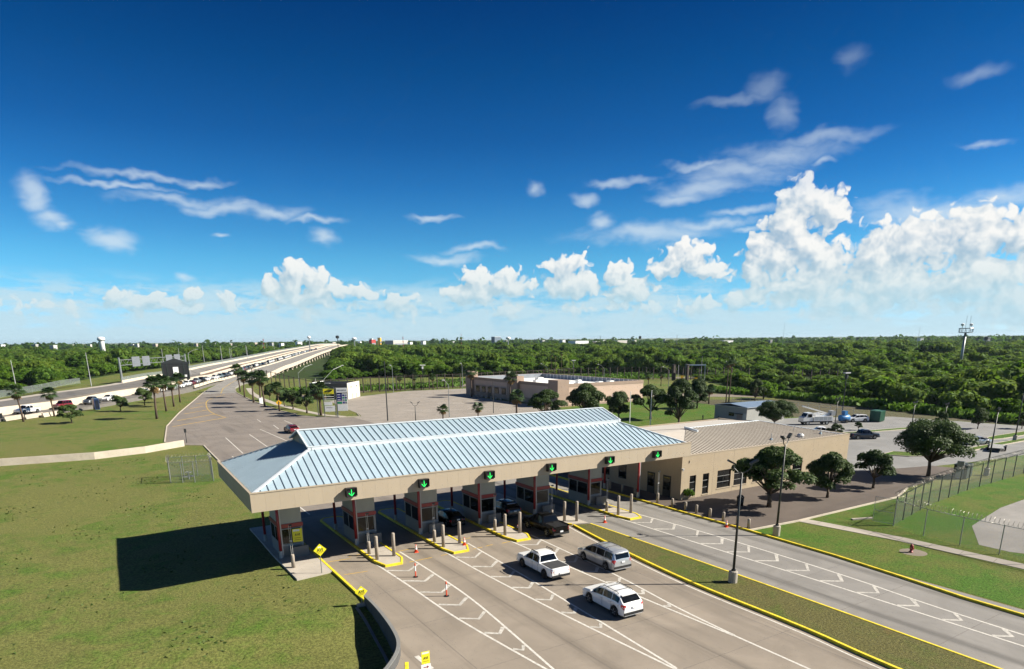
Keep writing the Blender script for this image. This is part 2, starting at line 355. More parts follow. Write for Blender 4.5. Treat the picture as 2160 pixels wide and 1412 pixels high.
def road_mat(name, col, streak=.24, along=True, stain=.5, seed=0.0, tracks=()):
    col = k(col, AF)
    m, nt, bs = sh_new(name); oc = vmath(nt, 'ADD', ocoord(nt), (seed, 0.0, 0.0))
    stv = vmath(nt, 'MULTIPLY', oc, (.9, .035, 1.0) if along else (.035, .9, 1.0))
    s1 = noise(nt, stv, 1.0, 5, .6, .3, '3D'); s2 = noise(nt, oc, .22, 6, .65, .6, '3D'); s3 = noise(nt, oc, 14, 3, .7, 0, '3D')
    stv2 = vmath(nt, 'MULTIPLY', oc, (.3, .04, 1.0) if along else (.04, .3, 1.0)); s4 = noise(nt, stv2, 1.0, 3, .5, .2, '3D')
    c = mixcol(nt, s2.step(.3, .72), k(col, .86), k(col, 1.12))
    c = mixcol(nt, s1.step(.52, .82) * streak * 2.2, c, k(col, .40))
    c = mixcol(nt, s4.step(.56, .74) * stain, c, k(col, .52))
    if tracks:                               # rubber and oil laid down along the middle of each lane
        ox = nt.nodes.new('ShaderNodeSeparateXYZ'); nt.links.new(ocoord(nt), ox.inputs[0]); xx = Sk(nt, ox.outputs[0])
        wob = noise(nt, vmath(nt, 'MULTIPLY', oc, (.2, .05, 1.0)), 1.0, 2, .5, 0, '3D'); band = None
        for xc, wd_, am in tracks:
            q = ((xx + (wob - .5) * 1.6 - xc)._m('ABSOLUTE')).step(wd_, wd_ * .15) * am; band = q if band is None else band.mx(q)
        brk = noise(nt, vmath(nt, 'MULTIPLY', oc, (1.6, .07, 1.0)), 1.0, 5, .65, .3, '3D')
        c = mixcol(nt, band * brk.step(.28, .62), c, k(col, .42))
    spt = noise(nt, oc, 1.3, 6, .75, 1.5, '3D')
    c = mixcol(nt, spt.step(.66, .78) * .45, c, k(col, .45))
    c = mixcol(nt, s3.step(.45, .85) * .25, c, k(col, 1.35))
    nt.links.new(c, bs.inputs['Base Color']); bs.inputs['Roughness'].default_value = .82; bs.inputs['Specular IOR Level'].default_value = .3
    bumpn(nt, bs, s3, .25, .01); return m
def leaf_mat(name, a, b, rough=.55, trans=.25, var=.35):
    a, b = k(a, .72), k(b, .72)
    m, nt, bs = sh_new(name)
    oi = nt.nodes.new('ShaderNodeObjectInfo'); ge = nt.nodes.new('ShaderNodeNewGeometry')
    n = noise(nt, ocoord(nt), .55, 3, .6, 0, '3D')
    f = (Sk(nt, ge.outputs['Random Per Island']) * .5 + n * .5 + (Sk(nt, oi.outputs['Random']) - .5) * var).clamp()
    c = mixcol(nt, f, a, b); nt.links.new(c, bs.inputs['Base Color']); bs.inputs['Roughness'].default_value = rough
    bs.inputs['Specular IOR Level'].default_value = .25
    tr = nt.nodes.new('ShaderNodeBsdfTranslucent'); nt.links.new(c, tr.inputs[0])
    mx = nt.nodes.new('ShaderNodeMixShader'); mx.inputs[0].default_value = trans
    nt.links.new(bs.outputs[0], mx.inputs[1]); nt.links.new(tr.outputs[0], mx.inputs[2])
    nt.links.new(mx.outputs[0], nt.nodes['Material Output'].inputs[0]); return m
def mesh_wire(name, col, opaque):            # woven wire too fine to see: partly open sheet
    m, nt, bs = sh_new(name); bs.inputs['Base Color'].default_value = (*col, 1); bs.inputs['Metallic'].default_value = .6; bs.inputs['Roughness'].default_value = .5
    t = nt.nodes.new('ShaderNodeBsdfTransparent'); mx = nt.nodes.new('ShaderNodeMixShader')
    oc = ocoord(nt); n = noise(nt, oc, 6, 2, .5, 0, '3D')
    nt.links.new((n * .4 * opaque + opaque * .8).clamp().k, mx.inputs[0])
    nt.links.new(t.outputs[0], mx.inputs[1]); nt.links.new(bs.outputs[0], mx.inputs[2]); nt.links.new(mx.outputs[0], nt.nodes['Material Output'].inputs[0]); return m
M = dict(
    conc=road_mat('plaza_concrete', (.345, .292, .238), tracks=((22.9, .9, .45), (29.4, .9, .4), (35.7, .9, .4), (16.6, .7, .15))), conc2=road_mat('approach_concrete', (.275, .238, .208), seed=31.), grey=road_mat('lane_concrete', (.305, .287, .268), .12, seed=57., tracks=((43.6, .75, .75), (50.9, .8, .6))),
    lot=road_mat('lot_concrete', (.38, .335, .29), .08, False, .25, seed=9.), asph=road_mat('lot_asphalt', (.30, .295, .29), .06, False, .2, seed=77.),
    deck=road_mat('bridge_deck', (.33, .31, .285), .1, seed=3.), hwy=road_mat('highway_asphalt', (.20, .185, .17), .1, seed=13.),
    paver=road_mat('paver_brown', (.155, .124, .106), .05, False, .4, seed=5.), walk=road_mat('walk_concrete', (.52, .465, .40), .04, False, .15, seed=21.),
    island=mat('island_concrete', (.56, .50, .43), .8, .1, .8, bump=.2, dirt=.3), wall_c=mat('barrier_concrete', (.62, .54, .44), .85, .12, .7, bump=.3, dirt=.45), wall_p=mat('parapet_pale', (.70, .61, .49), .85, .08, .5, dirt=.2),
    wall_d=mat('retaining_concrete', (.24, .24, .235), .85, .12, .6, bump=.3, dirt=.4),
    yellow=mat('kerb_yellow', (.76, .58, .02), .7, .2, 2.5, dirt=.75, bump=.3), white=mat('marking_white', (.56, .53, .485), .75, .2, 5, dirt=.6), chev=mat('marking_faded', (.60, .565, .515), .8, .3, 4, dirt=.75), ywhite=mat('marking_amber', (.66, .42, .06), .75, .2, 4, dirt=.4),
    joint=mat('joint_tar', (.17, .15, .135), .9, .2, 2), fascia=mat('fascia_tan', (.54, .445, .33), .6, .035, .5, dirt=.14, piece=.12), soffit=mat('soffit_grey', (.30, .29, .27), .8),
    roof=mat('roof_steel', (.49, .63, .73), .42, .07, .5, metal=.1, spec=.5, piece=.22, dirt=.12), seam=mat('seam_shadow_steel', (.22, .30, .36), .5, .1, .6, metal=.2), seam2=mat('seam_light', (.36, .46, .54), .45, .05, .5, metal=.1), ridge=mat('ridge_cap', (.75, .80, .84), .4, .05, .5, metal=.2),  # roof seam colour is darkened to paint in the shadow sides of the ribs
    red=mat('column_red', (.30, .022, .022), .45, .12, 1.5, coat=.2), steel_w=mat('steel_pale', (.60, .60, .60), .45, .08, 2, metal=.3), galv=mat('steel_galvanised', (.42, .44, .44), .45, .12, 2, metal=.6),
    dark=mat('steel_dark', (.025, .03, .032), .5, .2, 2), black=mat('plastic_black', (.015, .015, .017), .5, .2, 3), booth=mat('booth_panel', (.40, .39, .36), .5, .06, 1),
    boothw=mat('booth_upper', (.50, .49, .44), .55, .06, 1), glass=mat('dark_glass', (.006, .007, .008), .08, .1, 1, spec=.35), bollard=mat('bollard_concrete', (.42, .36, .30), .85, .12, 3, bump=.3, dirt=.3),
    office=mat('office_stucco', (.50, .40, .275), .85, .05, .7, bump=.15, bscale=60, dirt=.14), tanroof=mat('roof_tan', (.78, .70, .60), .5, .06, .5, piece=.2, dirt=.15), tanseam=mat('seam_brown', (.30, .25, .20), .6, .1, 1),
    pink=mat('stucco_pink', (.74, .54, .43), .85, .05, .4, dirt=.1), brownw=mat('stucco_brown', (.44, .32, .25), .85, .08, .5, dirt=.2), wroof=mat('roof_white', (.78, .78, .76), .6, .06, .4),
    wall_k=mat('shaded_wall', (.11, .11, .112), .9, .2, .8, bump=.3, dirt=.5), bluew=mat('parapet_inside', (.30, .33, .38), .8, .1, .5), cream=mat('wall_cream', (.80, .74, .62), .85, .04, .4), greyw=mat('wall_grey', (.155, .145, .14), .8, .08, .6), metalw=mat('shed_wall', (.42, .42, .40), .7, .06, .5),
    orange=mat('cone_orange', (.75, .09, .03), .5, .1, 3), refl=mat('band_white', (.80, .80, .80), .5, .05, 3), signy=mat('sign_yellow', (.80, .72, .02), .5, .05, 2), signo=mat('sign_amber', (.85, .45, .01), .5, .05, 2),
    signw=mat('sign_white', (.80, .80, .77), .5, .05, 2), signb=mat('sign_blue', (.03, .035, .28), .5, .1, 2), signg=mat('sign_green', (.02, .33, .16), .5, .1, 2), ink=mat('sign_ink', (.03, .028, .02), .6), inkr=mat('sign_red', (.35, .02, .03), .6), inko=mat('sign_small_print', (.55, .42, .01), .6),
    arrow=emis('arrow_green', (.01, .72, .10), .75), bark=mat('bark', (.13, .095, .065), .95, .25, 4, bump=.6, bscale=12), palmbark=mat('palm_bark', (.12, .08, .058), .95, .25, 5, bump=.6, bscale=14), deadleaf=leaf_mat('palm_thatch', (.22, .14, .06), (.40, .27, .12), .8, .1),
    oak=leaf_mat('oak_leaf', (.026, .058, .014), (.105, .165, .038), .6, .3), oak2=leaf_mat('ash_leaf', (.03, .065, .014), (.085, .15, .03)), palm=leaf_mat('palm_leaf', (.022, .055, .016), (.075, .125, .035), .5, .2), brush=leaf_mat('brush_leaf', (.075, .175, .010), (.17, .305, .022), .85, .62, .8), brush2=leaf_mat('mesquite_leaf', (.10, .185, .018), (.20, .29, .038), .85, .62, .8), brush3=leaf_mat('dense_leaf', (.052, .125, .010), (.115, .215, .018), .85, .58, .8),
    steel_b=mat('steel_shade', (.40, .40, .40), .5, .08, 2, metal=.2), ground=grass_mat('field_grass', (.20, .215, .085), (.115, .185, .040), (.22, .165, .085), .5, .2), rust=mat('fence_rust', (.055, .038, .03), .8, .2, 1), hyd=mat('hydrant_red', (.34, .03, .03), .5), green_bin=mat('container_green', (.015, .11, .06), .5, .15, 1), boxg=mat('cabinet_green', (.03, .05, .04), .5, .15, 1),
    wire=mesh_wire('chain_link', (.30, .31, .31), .21), wire2=mesh_wire('chain_link_far', (.36, .40, .38), .45), coil=mat('razor_steel', (.36, .34, .30), .5, .1, 2, metal=.5), bluep=mat('tank_blue', (.03, .22, .55), .45, .1, 1), haul=mat('trailer_bed', (.42, .42, .40), .6, .1, 1),
    tallg=leaf_mat('tall_grass', (.07, .16, .015), (.17, .30, .035), .7, .35), dirt=road_mat('dirt_track', (.28, .235, .185), .05, False, .4, seed=91.), bare=grass_mat('mown_bank', (.15, .135, .085), (.12, .14, .06), (.17, .135, .095), .4, .4, .5, 4.),
)
# ================================================================== ground and pavements
def sm(t): t = min(1, max(0, t)); return t * t * (3 - 2 * t)
def hz(x, y):
    if x >= 14.5: return 0.0
    z = -.3 * sm((14.4 - x) / 17) * (1 - sm((y - 58) / 60))
    z += -1.0 * sm((45.2 - y) / 7) * sm((14.7 - x) / .8)
    return z
def axis(*seg):
    out = []
    for a, b, st in seg: out += list(np.arange(a, b, st))
    return out + [seg[-1][1]]
xs = axis((-16000, -2000, 3500), (-2000, -300, 340), (-300, -60, 24), (-60, 16, 1.0), (16, 300, 24), (300, 2000, 340), (2000, 16000, 3500))
ys = axis((-6000, -600, 1350), (-600, 0, 100), (0, 14, 7), (14, 130, 1.5), (130, 400, 30), (400, 2000, 320), (2000, 16000, 3500))
gv = [(float(x), float(y), hz(x, y) + (.05 * math.sin(x * .7) * math.sin(y * .5) if x < 12 and y < 120 else 0)) for y in ys for x in xs]; nx = len(xs)
gf = [(j * nx + i, j * nx + i + 1, (j + 1) * nx + i + 1, (j + 1) * nx + i) for j in range(len(ys) - 1) for i in range(nx - 1)]
ground = struct(MB().add(gv, gf).obj('ground', M['ground'], smooth=True))

def flat(name, pts, z, m, depth=2.2): return struct(MB().prism([p[:2] for p in pts], z - depth, z).obj(name, m))
def line(parent, pts, w, z, m='white', name='lane_line'):
    A, B = offset(pts, -w / 2), offset(pts, w / 2)
    return MB().strip([(p[0], p[1], z) for p in B], [(p[0], p[1], z) for p in A]).obj(name, M[m], parent)
WALL = [(14.62, 43.9), (14.55, 41.3), (14.2, 37.8), (13.65, 35.3), (12.5, 33.4), (10.6, 31.6), (7.5, 29.9), (3, 28.6), (-4, 27.8)]
plaza = flat('toll_plaza_road', [(14.65, 71), (14.65, 43.9)] + WALL[1:] + [(-4, 4), (41.45, 4), (41.45, 71)], .03, M['conc'])
lane = flat('bypass_lane_road', [(41.452, 4), (52.7, 4), (52.7, 78), (41.452, 78)], .03, M['grey'])
EXL = [(15.1, 71), (15.2, 100), (15.5, 121), (15.8, 134), (10.2, 138.6), (10.1, 143), (12.9, 170), (18.5, 200), (27.5, 242), (33, 268)]
EXR = [(45.2, 268), (44.2, 252.8), (42.8, 226), (42.8, 208.6), (42.7, 190), (43.9, 177.6), (47, 168.5), (51, 164), (54, 162.6), (54, 78), (41.452, 78), (41.452, 71.002)]
appr = flat('approach_road', EXL + EXR, .03, M['conc2'])
lot = flat('parking_lot', [(54.002, 95), (54.002, 162.5), (56.5, 163.5), (58, 170), (60, 190), (63, 212), (79, 224), (100, 236), (128, 233), (120, 200), (108, 196), (108, 151), (96, 118), (86, 97)], .026, M['lot'])
pav = flat('paved_court', [(52.9, 41.6), (60, 40.95), (79, 41.1), (85, 43.2), (96, 43.9), (104, 44.6), (102.5, 49.0), (97, 50.5), (90, 52.5), (90, 55), (57, 55), (57, 79), (52.9, 79)], .13, M['paver'], 1)
lotr = flat('side_parking_lot', [(90.2, 56.2), (90.2, 52.6), (97.2, 50.6), (102.8, 49.0), (113, 47.2), (135, 45), (175, 42), (215, 42), (215, 56), (165, 60), (160, 87), (141, 98), (116, 104), (100, 90), (92, 82)], .02, M['asph'])
walk = struct(rail([(60.7, 41.2), (61.5, 37), (62.5, 31.4), (63.1, 21.6), (63.3, 3)], 1.5, -.5, .05).obj('footpath', M['walk']))
for j in range(11): line(walk, [(61.0 + j * .16, 39.2 - j * 2.6), (63.2 + j * .05, 39.5 - j * 2.6)], .04, .056, 'joint', 'joint')
pth = struct(rail([(52.5, 165.5), (49.5, 172), (47.6, 190), (46.6, 210), (47.2, 235), (49.5, 262), (54, 292)], 2.0, -.3, .035).obj('footpath', M['walk']))
M['lawn'] = grass_mat('lawn_green', (.16, .185, .042), (.08, .185, .018), (.17, .135, .058), .75, .12, 1.0, 12.)
M['lawn2'] = grass_mat('median_grass', (.16, .15, .054), (.095, .155, .025), (.195, .135, .06), .5, .4, 1.2, 40.)
M['field'] = grass_mat('near_lawn', (.198, .208, .064), (.105, .192, .028), (.225, .180, .080), .5, .22, 1.0, 3.)
ground.data.materials[0] = M['field']
lawnr = flat('side_lawn', [(53.0, 3), (120, 3), (120, 41), (108, 40.4), (90, 40.2), (79, 40.9), (60, 40.7), (53.0, 41.35)], .012, M['lawn'], .5)
yard = flat('gravel_yard', [S(2200, 1040), S(2110, 1072), S(2050, 1110), S(2065, 1150), S(2130, 1165), S(2260, 1180), (90, 8), (110, 8)], .022, road_mat('gravel', (.34, .32, .30), .05, False, .3), .3)
lawnf = flat('office_lawn', [(88.5, 97), (100, 91), (116, 105), (141, 99), (150, 130), (150, 160), (112, 150), (97, 118)], .012, M['lawn'], .5)
bank = flat('mown_bank', [(141, 99.5), (160.5, 87.5), (166, 60.5), (215, 56.5), (260, 55), (258, 80), (213, 100), (180, 130), (152, 150)], .014, M['bare'], .5)
bank2 = flat('canal_bank', [(148, 170), (182, 138), (214, 105), (258, 84), (300, 70), (300, 82), (255, 98), (219, 118), (190, 146), (155, 182)], .016, M['dirt'], .5)
track = flat('fence_track', [(58, 226), (88, 244), (132, 245), (190, 258), (232, 230), (264, 184), (300, 150), (304, 158), (270, 194), (236, 242), (192, 270), (130, 258), (86, 257), (56, 238)], .018, M['dirt'], .5)

# kerbs, islands, median
def kerb(pts, m='yellow', w=.22, z0=-.3, z1=.2, name='kerb', parent=None): return rail(pts, w, z0, z1, top=w * .8).obj(name, M[m], parent)
XI = [18.4, 24.85, 31.5, 38.3, 45.6]
ISL = []
for i, x in enumerate(XI):
    w = 2.3
    if i == 3: out = [(x, 69), (x, 53.8), (39.62, 52.5), (41.3, 51.9), (41.3, 57), (x + w + .1, 62), (x + w, 69)]
    else: out = [(x, 68.4), (x, 52.3), (x + .35, 50.75), (x + 1.75, 50.7), (x + w, 52.0), (x + w, 68.4), (x + w - .5, 69), (x + .5, 69)]
    o = struct(MB().prism(out, -.2, .19).obj('toll_island', M['island']))
    kp = out[:6] if i != 3 else out[:4]
    kerb((kp if i != 3 else out[:3]) , parent=o, z0=0, z1=.225, name='kerb')
    if i != 3: kerb([out[5], out[6], out[7], out[0]], parent=o, z0=0, z1=.225)
    line(o, [(x + .2, 58.5), (x + w - .2, 58.5)], .03, .195, 'joint', 'joint'); line(o, [(x + .2, 54.6), (x + w - .2, 54.6)], .03, .195, 'joint', 'joint')
    ISL.append(o)
apron = struct(MB().prism([(11.4, 69.5), (11.4, 58.3), (11.55, 51.6), (14.52, 51.95), (14.52, 69.5)], -1.6, .15).obj('toll_apron', M['island']))
kerb([(14.64, 69.5), (14.64, 43.95)], parent=apron, w=.24, z1=.17)
MN = smooth_line([(39.62, 52.2), (38.7, 46.6), (38.1, 41.9), (37.5, 36.5), (37.22, 31.8), (37.15, 23.8), (36.7, 17.9), (36.4, 4)], 4)
MF = smooth_line([(41.3, 51.6), (41.5, 43.8), (41.6, 33.6), (41.6, 25), (41.5, 16), (41.4, 4)], 4)
med = struct(MB().prism(MN + MF[::-1], -.2, .17).obj('grass_median', M['lawn2']))
kerb(MN, parent=med, w=.26, z0=0, z1=.21); kerb(MF, parent=med, w=.2, z0=0, z1=.2)
kr = struct(kerb([(52.75, 79), (52.75, 50), (52.85, 41), (52.65, 31.8), (52.1, 25.8), (51.5, 21), (51.4, 15), (51.4, 3)], w=.24, z1=.2)); struct(kr)
line(plaza, [(p[0] - .62, p[1]) for p in MN], .13, .036)
kp = struct(kerb(EXR[1:6][::-1] + [(45.2, 268), (47.5, 288)], 'wall_c', .25, -.3, .18)); kp2 = struct(kerb(EXL[5:] + [(36.8, 286)], 'wall_c', .25, -.3, .14))
struct(kerb([(15.1, 70), (15.2, 100), (15.5, 121), (15.75, 133.6)], 'wall_c', .24, -.3, .14)); struct(kerb([(46.5, 169), (51, 164.3), (56, 163.4), (57.6, 170)], 'wall_c', .2, -.3, .17))
struct(kerb([(52.9, 41.25), (60, 40.8), (79, 40.98), (85, 43.1)], 'wall_c', .25, -.2, .16))

# markings -----------------------------------------------------------
for i, (gl, gr, tail) in enumerate([
        ([(18.3, 52.0), (18.62, 45.5), (18.9, 37.7), (20.0, 27.6)], [(21.35, 54), (21.5, 46), (21.3, 39), (20.15, 27.6)], [(20.05, 27.6), (20.1, 5)]),
        ([(24.75, 52), (24.9, 44.2), (25.4, 34.4), (26.15, 24.6)], [(27.75, 53), (27.35, 42.7), (26.9, 34.2), (26.3, 24.6)], [(26.2, 24.6), (26.3, 5)]),
        ([(31.45, 52.5), (31.8, 40.4), (32.2, 31.8), (32.55, 25.8)], [(34.2, 52), (33.7, 39.2), (32.9, 31), (32.65, 25.8)], [(32.6, 25.8), (32.75, 5)]),
        ([(45.4, 53), (45.6, 45.3), (45.8, 36.3), (46.1, 27.7), (46.25, 15), (46.3, 4)], [(48.2, 53), (48.75, 46.1), (49.0, 37.2), (48.8, 28), (48.2, 20.4), (47.9, 4)], None)]):
    rd = lane if i == 3 else plaza
    line(rd, smooth_line(gl, 4), .16, .036); line(rd, smooth_line(gr, 4), .16, .036)
    if tail: line(rd, tail, .16, .036)
    y = 49.9; j = 0
    while y > (29.5 if i < 3 else 5):
        def at(L): return float(np.interp(-y, [-p[1] for p in L], [p[0] for p in L]))
        a, b = at(gl), at(gr); w = b - a
        if w < .45: break
        d = .75 * w / 2.4 + .12
        line(rd, [(a + .1, y - .05), (a + w * .52, y - d - .05), (b - .1, y + .05)], .3 if j % 2 else .25, .040, 'chev', 'chevron')
        y -= 3.0; j += 1
line(plaza, [(15.15, 50.8), (17.1, 50.6)], .12, .036, 'ywhite', 'stop_bar'); line(plaza, [(14.95, 54.8), (16.95, 54.6)], .12, .036, 'ywhite', 'stop_bar'); line(plaza, [(17.0, 55.2), (18.25, 55.3)], .1, .036, 'ywhite', 'stop_bar')
for a, b, y in [(20.9, 23.1, 50.85), (21.2, 22.7, 54.2), (24.0, 24.75, 50.95), (27.3, 28.3, 51.05), (28.7, 29.5, 51.2), (30.4, 31.4, 51.15), (34.4, 36, 51.2), (27.5, 28.8, 54.3)]:
    line(plaza, [(a, y), (b, y + .08)], .12, .036, 'ywhite', 'stop_bar')
for x in (23.05, 29.6, 35.5): line(plaza, [(x, 50), (x + .1, 5)], .035, .0335, 'joint', 'joint')
line(plaza, [(16.6, 50), (16.4, 5)], .03, .0335, 'joint', 'joint')
for y in (45.2, 38.4, 30.6, 24.2): line(plaza, [(12.5 if y < 34 else 14.8, y), (38, y + .2)], .03, .0335, 'joint', 'joint')
for y in (47, 38, 30, 24.5, 18): line(lane, [(41.8, y), (52.4, y + .3)], .03, .0335, 'joint', 'joint')
for x in (45.0,): line(lane, [(x - 1.3, 50), (x - 1.2, 5)], .03, .0335, 'joint', 'joint')
for a, b in [((20.94, 142.4), (20.1, 120)), ((25.9, 144.7), (25.2, 124)), ((29.5, 152), (30.1, 128)), ((33.7, 158), (33.0, 150)), ((33, 172), (32.6, 166)), ((38, 166), (37.6, 150)), ((18.0, 118), (18.2, 72)), ((24.8, 112), (24.6, 72)), ((31.4, 110), (31.2, 72))]:
    line(appr, [a, b], .16, .036)
line(appr, smooth_line([(40, 262), (31.5, 240), (27.5, 215), (26.2, 195), (27.3, 181)], 5), .22, .036, 'ywhite')
for a, b in [((27.2, 181), (13.9, 168.5)), ((26.4, 192), (16.2, 181)), ((26.3, 205), (19.5, 197)), ((27, 218), (22.6, 212)), ((29.5, 231), (26, 227))]: line(appr, [a, b], .45, .040, 'ywhite')
for a, b in [((70, 170), (96, 160)), ((76, 186), (106, 176)), ((66, 150), (100, 132)), ((84, 206), (116, 200))]: line(lot, [a, b], .2, .031)
for a, b in [((58, 158), (104, 150)), ((64, 200), (106, 188)), ((75, 220), (84, 150)), ((92, 226), (98, 140))]: line(lot, [a, b], .06, .030, 'joint', 'joint')
for j in range(7): line(lotr, [(123 + j * 2.9, 77.5 - .6 * j), (123.4 + j * 2.9, 82 - .6 * j)], .1, .025, name='bay_line')
# grass islands in the side lot
for pts in ([(124, 75.6), (143, 72.2), (146.5, 73), (143, 74), (124, 77)], [(106, 58.6), (108, 55.2), (112, 53.0), (122, 52.4), (146, 52.4), (160, 51.8), (160, 53.2), (143, 53.9), (120, 54.0), (113, 55.5), (110.5, 59.2)], [(137.5, 56.4), (141, 55.8), (160, 55.4), (160, 57.8), (144, 58.3), (139.5, 58)]):
    o = struct(MB().prism(pts, -.2, .13).obj('planted_island', M['lawn'])); kerb(pts + [pts[0]], 'wall_c', .16, -.1, .16, parent=o)

# ================================================================== highway and bridge
CL0 = [(-75, 128, .3), (-45, 174, .4), (*S(20, 878, .6), .6), (*S(165, 858, .8), .8), (*S(270, 838, 1.2), 1.2), (*S(375, 820, 1.6), 1.6), (*S(430, 805, 1.9), 1.9), (*S(470, 797, 2.1), 2.1),
       (*S(530, 777, 3), 3.0), (*S(560, 769, 3.5), 3.5), (*S(600, 757, 4.5), 4.5), (*S(640, 745, 6), 6.0), (*S(676, 736, 7.6), 7.6)]
e = CL0[-1]; CL0.append((e[0] + 130, e[1] + 360, 9.3)); CL0.append((e[0] + 400, e[1] + 1100, 6.0))
CLN = smooth_line(CL0, 6)
def zoff(pts, d): return [(p[0], p[1], p[2] + d) for p in pts]
def part_line(y0, y1): return [p for p in CLN if y0 <= p[1] <= y1]
def ribbon(name, pts, a, b, m, thick=.6, dz=0.0):
    A, B = zoff(offset(pts, a), dz), zoff(offset(pts, b), dz); n = len(pts)
    mb = MB(); mb.strip(B, A); mb.strip(zoff(A, -thick), zoff(B, -thick)); mb.strip(zoff(B, -thick), B); mb.strip(A, zoff(A, -thick))
    return mb.obj(name, m)
near = part_line(100, 349); far = [near[-1]] + part_line(349.5, 2600)
q_road = struct(ribbon('queue_road', near, -3.4, 3.4, M['hwy'], 3))
q_deck = struct(ribbon('bridge_deck', far, -3.4, 18.6, M['deck'], 1.3))
def LDZ(p): return 1.7 * sm((p[1] - 120) / 120)
upn = [(p[0], p[1], p[2] + LDZ(p)) for p in near]; upf = [(p[0], p[1], p[2] + 1.7) for p in far]
struct(ribbon('highway_carriageway', upn, -22, -9, M['hwy'], 4)); struct(ribbon('opposite_deck', upf, -24, -10, M['grey'], 1.3))
struct(ribbon('median_strip', upn, -8.99, -4.1, M['dirt'], 4, -.1)); struct(ribbon('median_deck', upf, -9.98, -4.1, mat('planter_soil', (.22, .14, .10), .9, .15, .2), 1.3, -.1))
struct(ribbon('verge', upn, -26, -22.01, M['walk'], 4, -.05)); 
# ramp that joins the bridge deck with the approach road
i0 = [(33, 268.004, 0.03), (38.5, 290, .5), (48, 318, 1.4)] + zoff(offset(near[-3:], 4.4), 0)
i1 = [(45.2, 268.004, 0.03), (48.5, 290, .5), (56.5, 317, 1.4)] + zoff(offset(near[-3:], 16), 0)
i1[3] = (62, 329, 1.75); i1[4] = (68, 334, 1.95)
ramp = struct(MB().strip(i1, i0).strip(zoff(i1, -3), i1).strip(i0, zoff(i0, -3)).obj('ramp_road', M['deck']))
line_pts = [((a[0] * .45 + b[0] * .55), (a[1] * .45 + b[1] * .55), a[2] + .03) for a, b in zip(i0, i1)]
A_, B_ = offset(line_pts, -.12), offset(line_pts, .12); MB().strip(B_, A_).obj('lane_line', M['ywhite'], ramp)
# parapets and barriers, each a thing
def parapet(name, pts, w, z0, z1, m, label, cat='barrier', top=None, rails=None):
    o = tag(rail(pts, w, z0, z1, top=top).obj(name, M[m]), label, cat); return o
qbl = [p for p in offset(near, 3.9) if p[1] > 284]
qb = parapet('concrete_barrier', qbl, .5, -.3, .75, 'wall_p', 'low pale barrier between the queue of cars and the palm lawn', top=.25)
for i in range(1, 60):
    p = qbl
    if i < len(p): MB().box(-.02, .02, -.3, .3, 0, .96).obj('joint', M['joint'], qb, (p[i][0], p[i][1], p[i][2]), math.atan2(p[i][1] - p[i - 1][1], p[i][0] - p[i - 1][0]))
parapet('retaining_wall', offset(near, -3.8), .4, -.5, 2.0, 'wall_p', 'long cream retaining wall behind the waiting cars at left', 'wall')
parapet('bridge_parapet', offset(far, 3.9), .5, -.1, .6, 'wall_p', 'white parapet between bridge queue and the empty right carriageway', top=.3)
bp = parapet('bridge_parapet', offset(far, 18.4), .5, -1.3, .85, 'wall_p', 'outermost right parapet of the bridge above the pale piers', top=.35)
parapet('bridge_parapet', offset(upf, -3.9), .4, -1.5, .5, 'wall_p', 'white parapet left of the bridge queue beside the brown strip', top=.3)
parapet('bridge_parapet', offset(upf, -9.8), .4, -.3, .7, 'wall_p', 'white parapet between brown strip and the far carriageway', top=.3)
lb = parapet('bridge_parapet', offset([p for p in upn if p[1] > 292] + upf, -23.6), .5, -1.0, .9, 'wall_p', 'white far left parapet with grey railing along its top', top=.35)
rl = zoff(offset([p for p in upn if p[1] > 292] + upf, -23.6), .9)
mb = rail(rl, .05, 1.15, 1.25); rail(rl, .05, .55, .63, mb)
for a, b in zip(rl[:-1], rl[1:]):
    L = math.dist(a, b); n = max(1, int(L / 2.4))
    if a[1] > 900: break
    for t in range(n): q = [a[c] + (b[c] - a[c]) * t / n for c in range(3)]; mb.box(q[0] - .05, q[0] + .05, q[1] - .05, q[1] + .05, q[2] - .05, q[2] + 1.2)
mb.obj('railing', M['galv'], lb); rail(rl, .02, 0, 1.1).obj('mesh_screen', M['wire2'], lb)
# piers: each bent is a thing
pl = offset(far, 11); run = 0.0; nxt = 8.0; cnt = 0
for a, b in zip(pl[:-1], pl[1:]):
    L = math.dist(a[:2], b[:2])
    while nxt <= run + L and cnt < 20:
        t = (nxt - run) / L; q = [a[c] + (b[c] - a[c]) * t for c in range(3)]; ang = math.atan2(b[1] - a[1], b[0] - a[0])
        pr = thing('bridge_pier', (q[0], q[1], 0), 'pale concrete bridge bent on round columns, %s from the palms' % ordn(cnt), 'pier', 'piers under the bridge', ang)
        zt = q[2] - 1.31
        MB().box(-.7, .7, -7.6, 7.6, max(zt - 1.0, .4), zt).obj('cap_beam', M['wall_p'], pr)
        for yy in (-6.6, -1, 5.4): MB().cyl(0, yy, -.3, max(zt - 1.0, .45), .62, n=10).obj('column', M['wall_p'], pr, smooth=True)
        cnt += 1; nxt += 17 + cnt * 1.1
    run += L
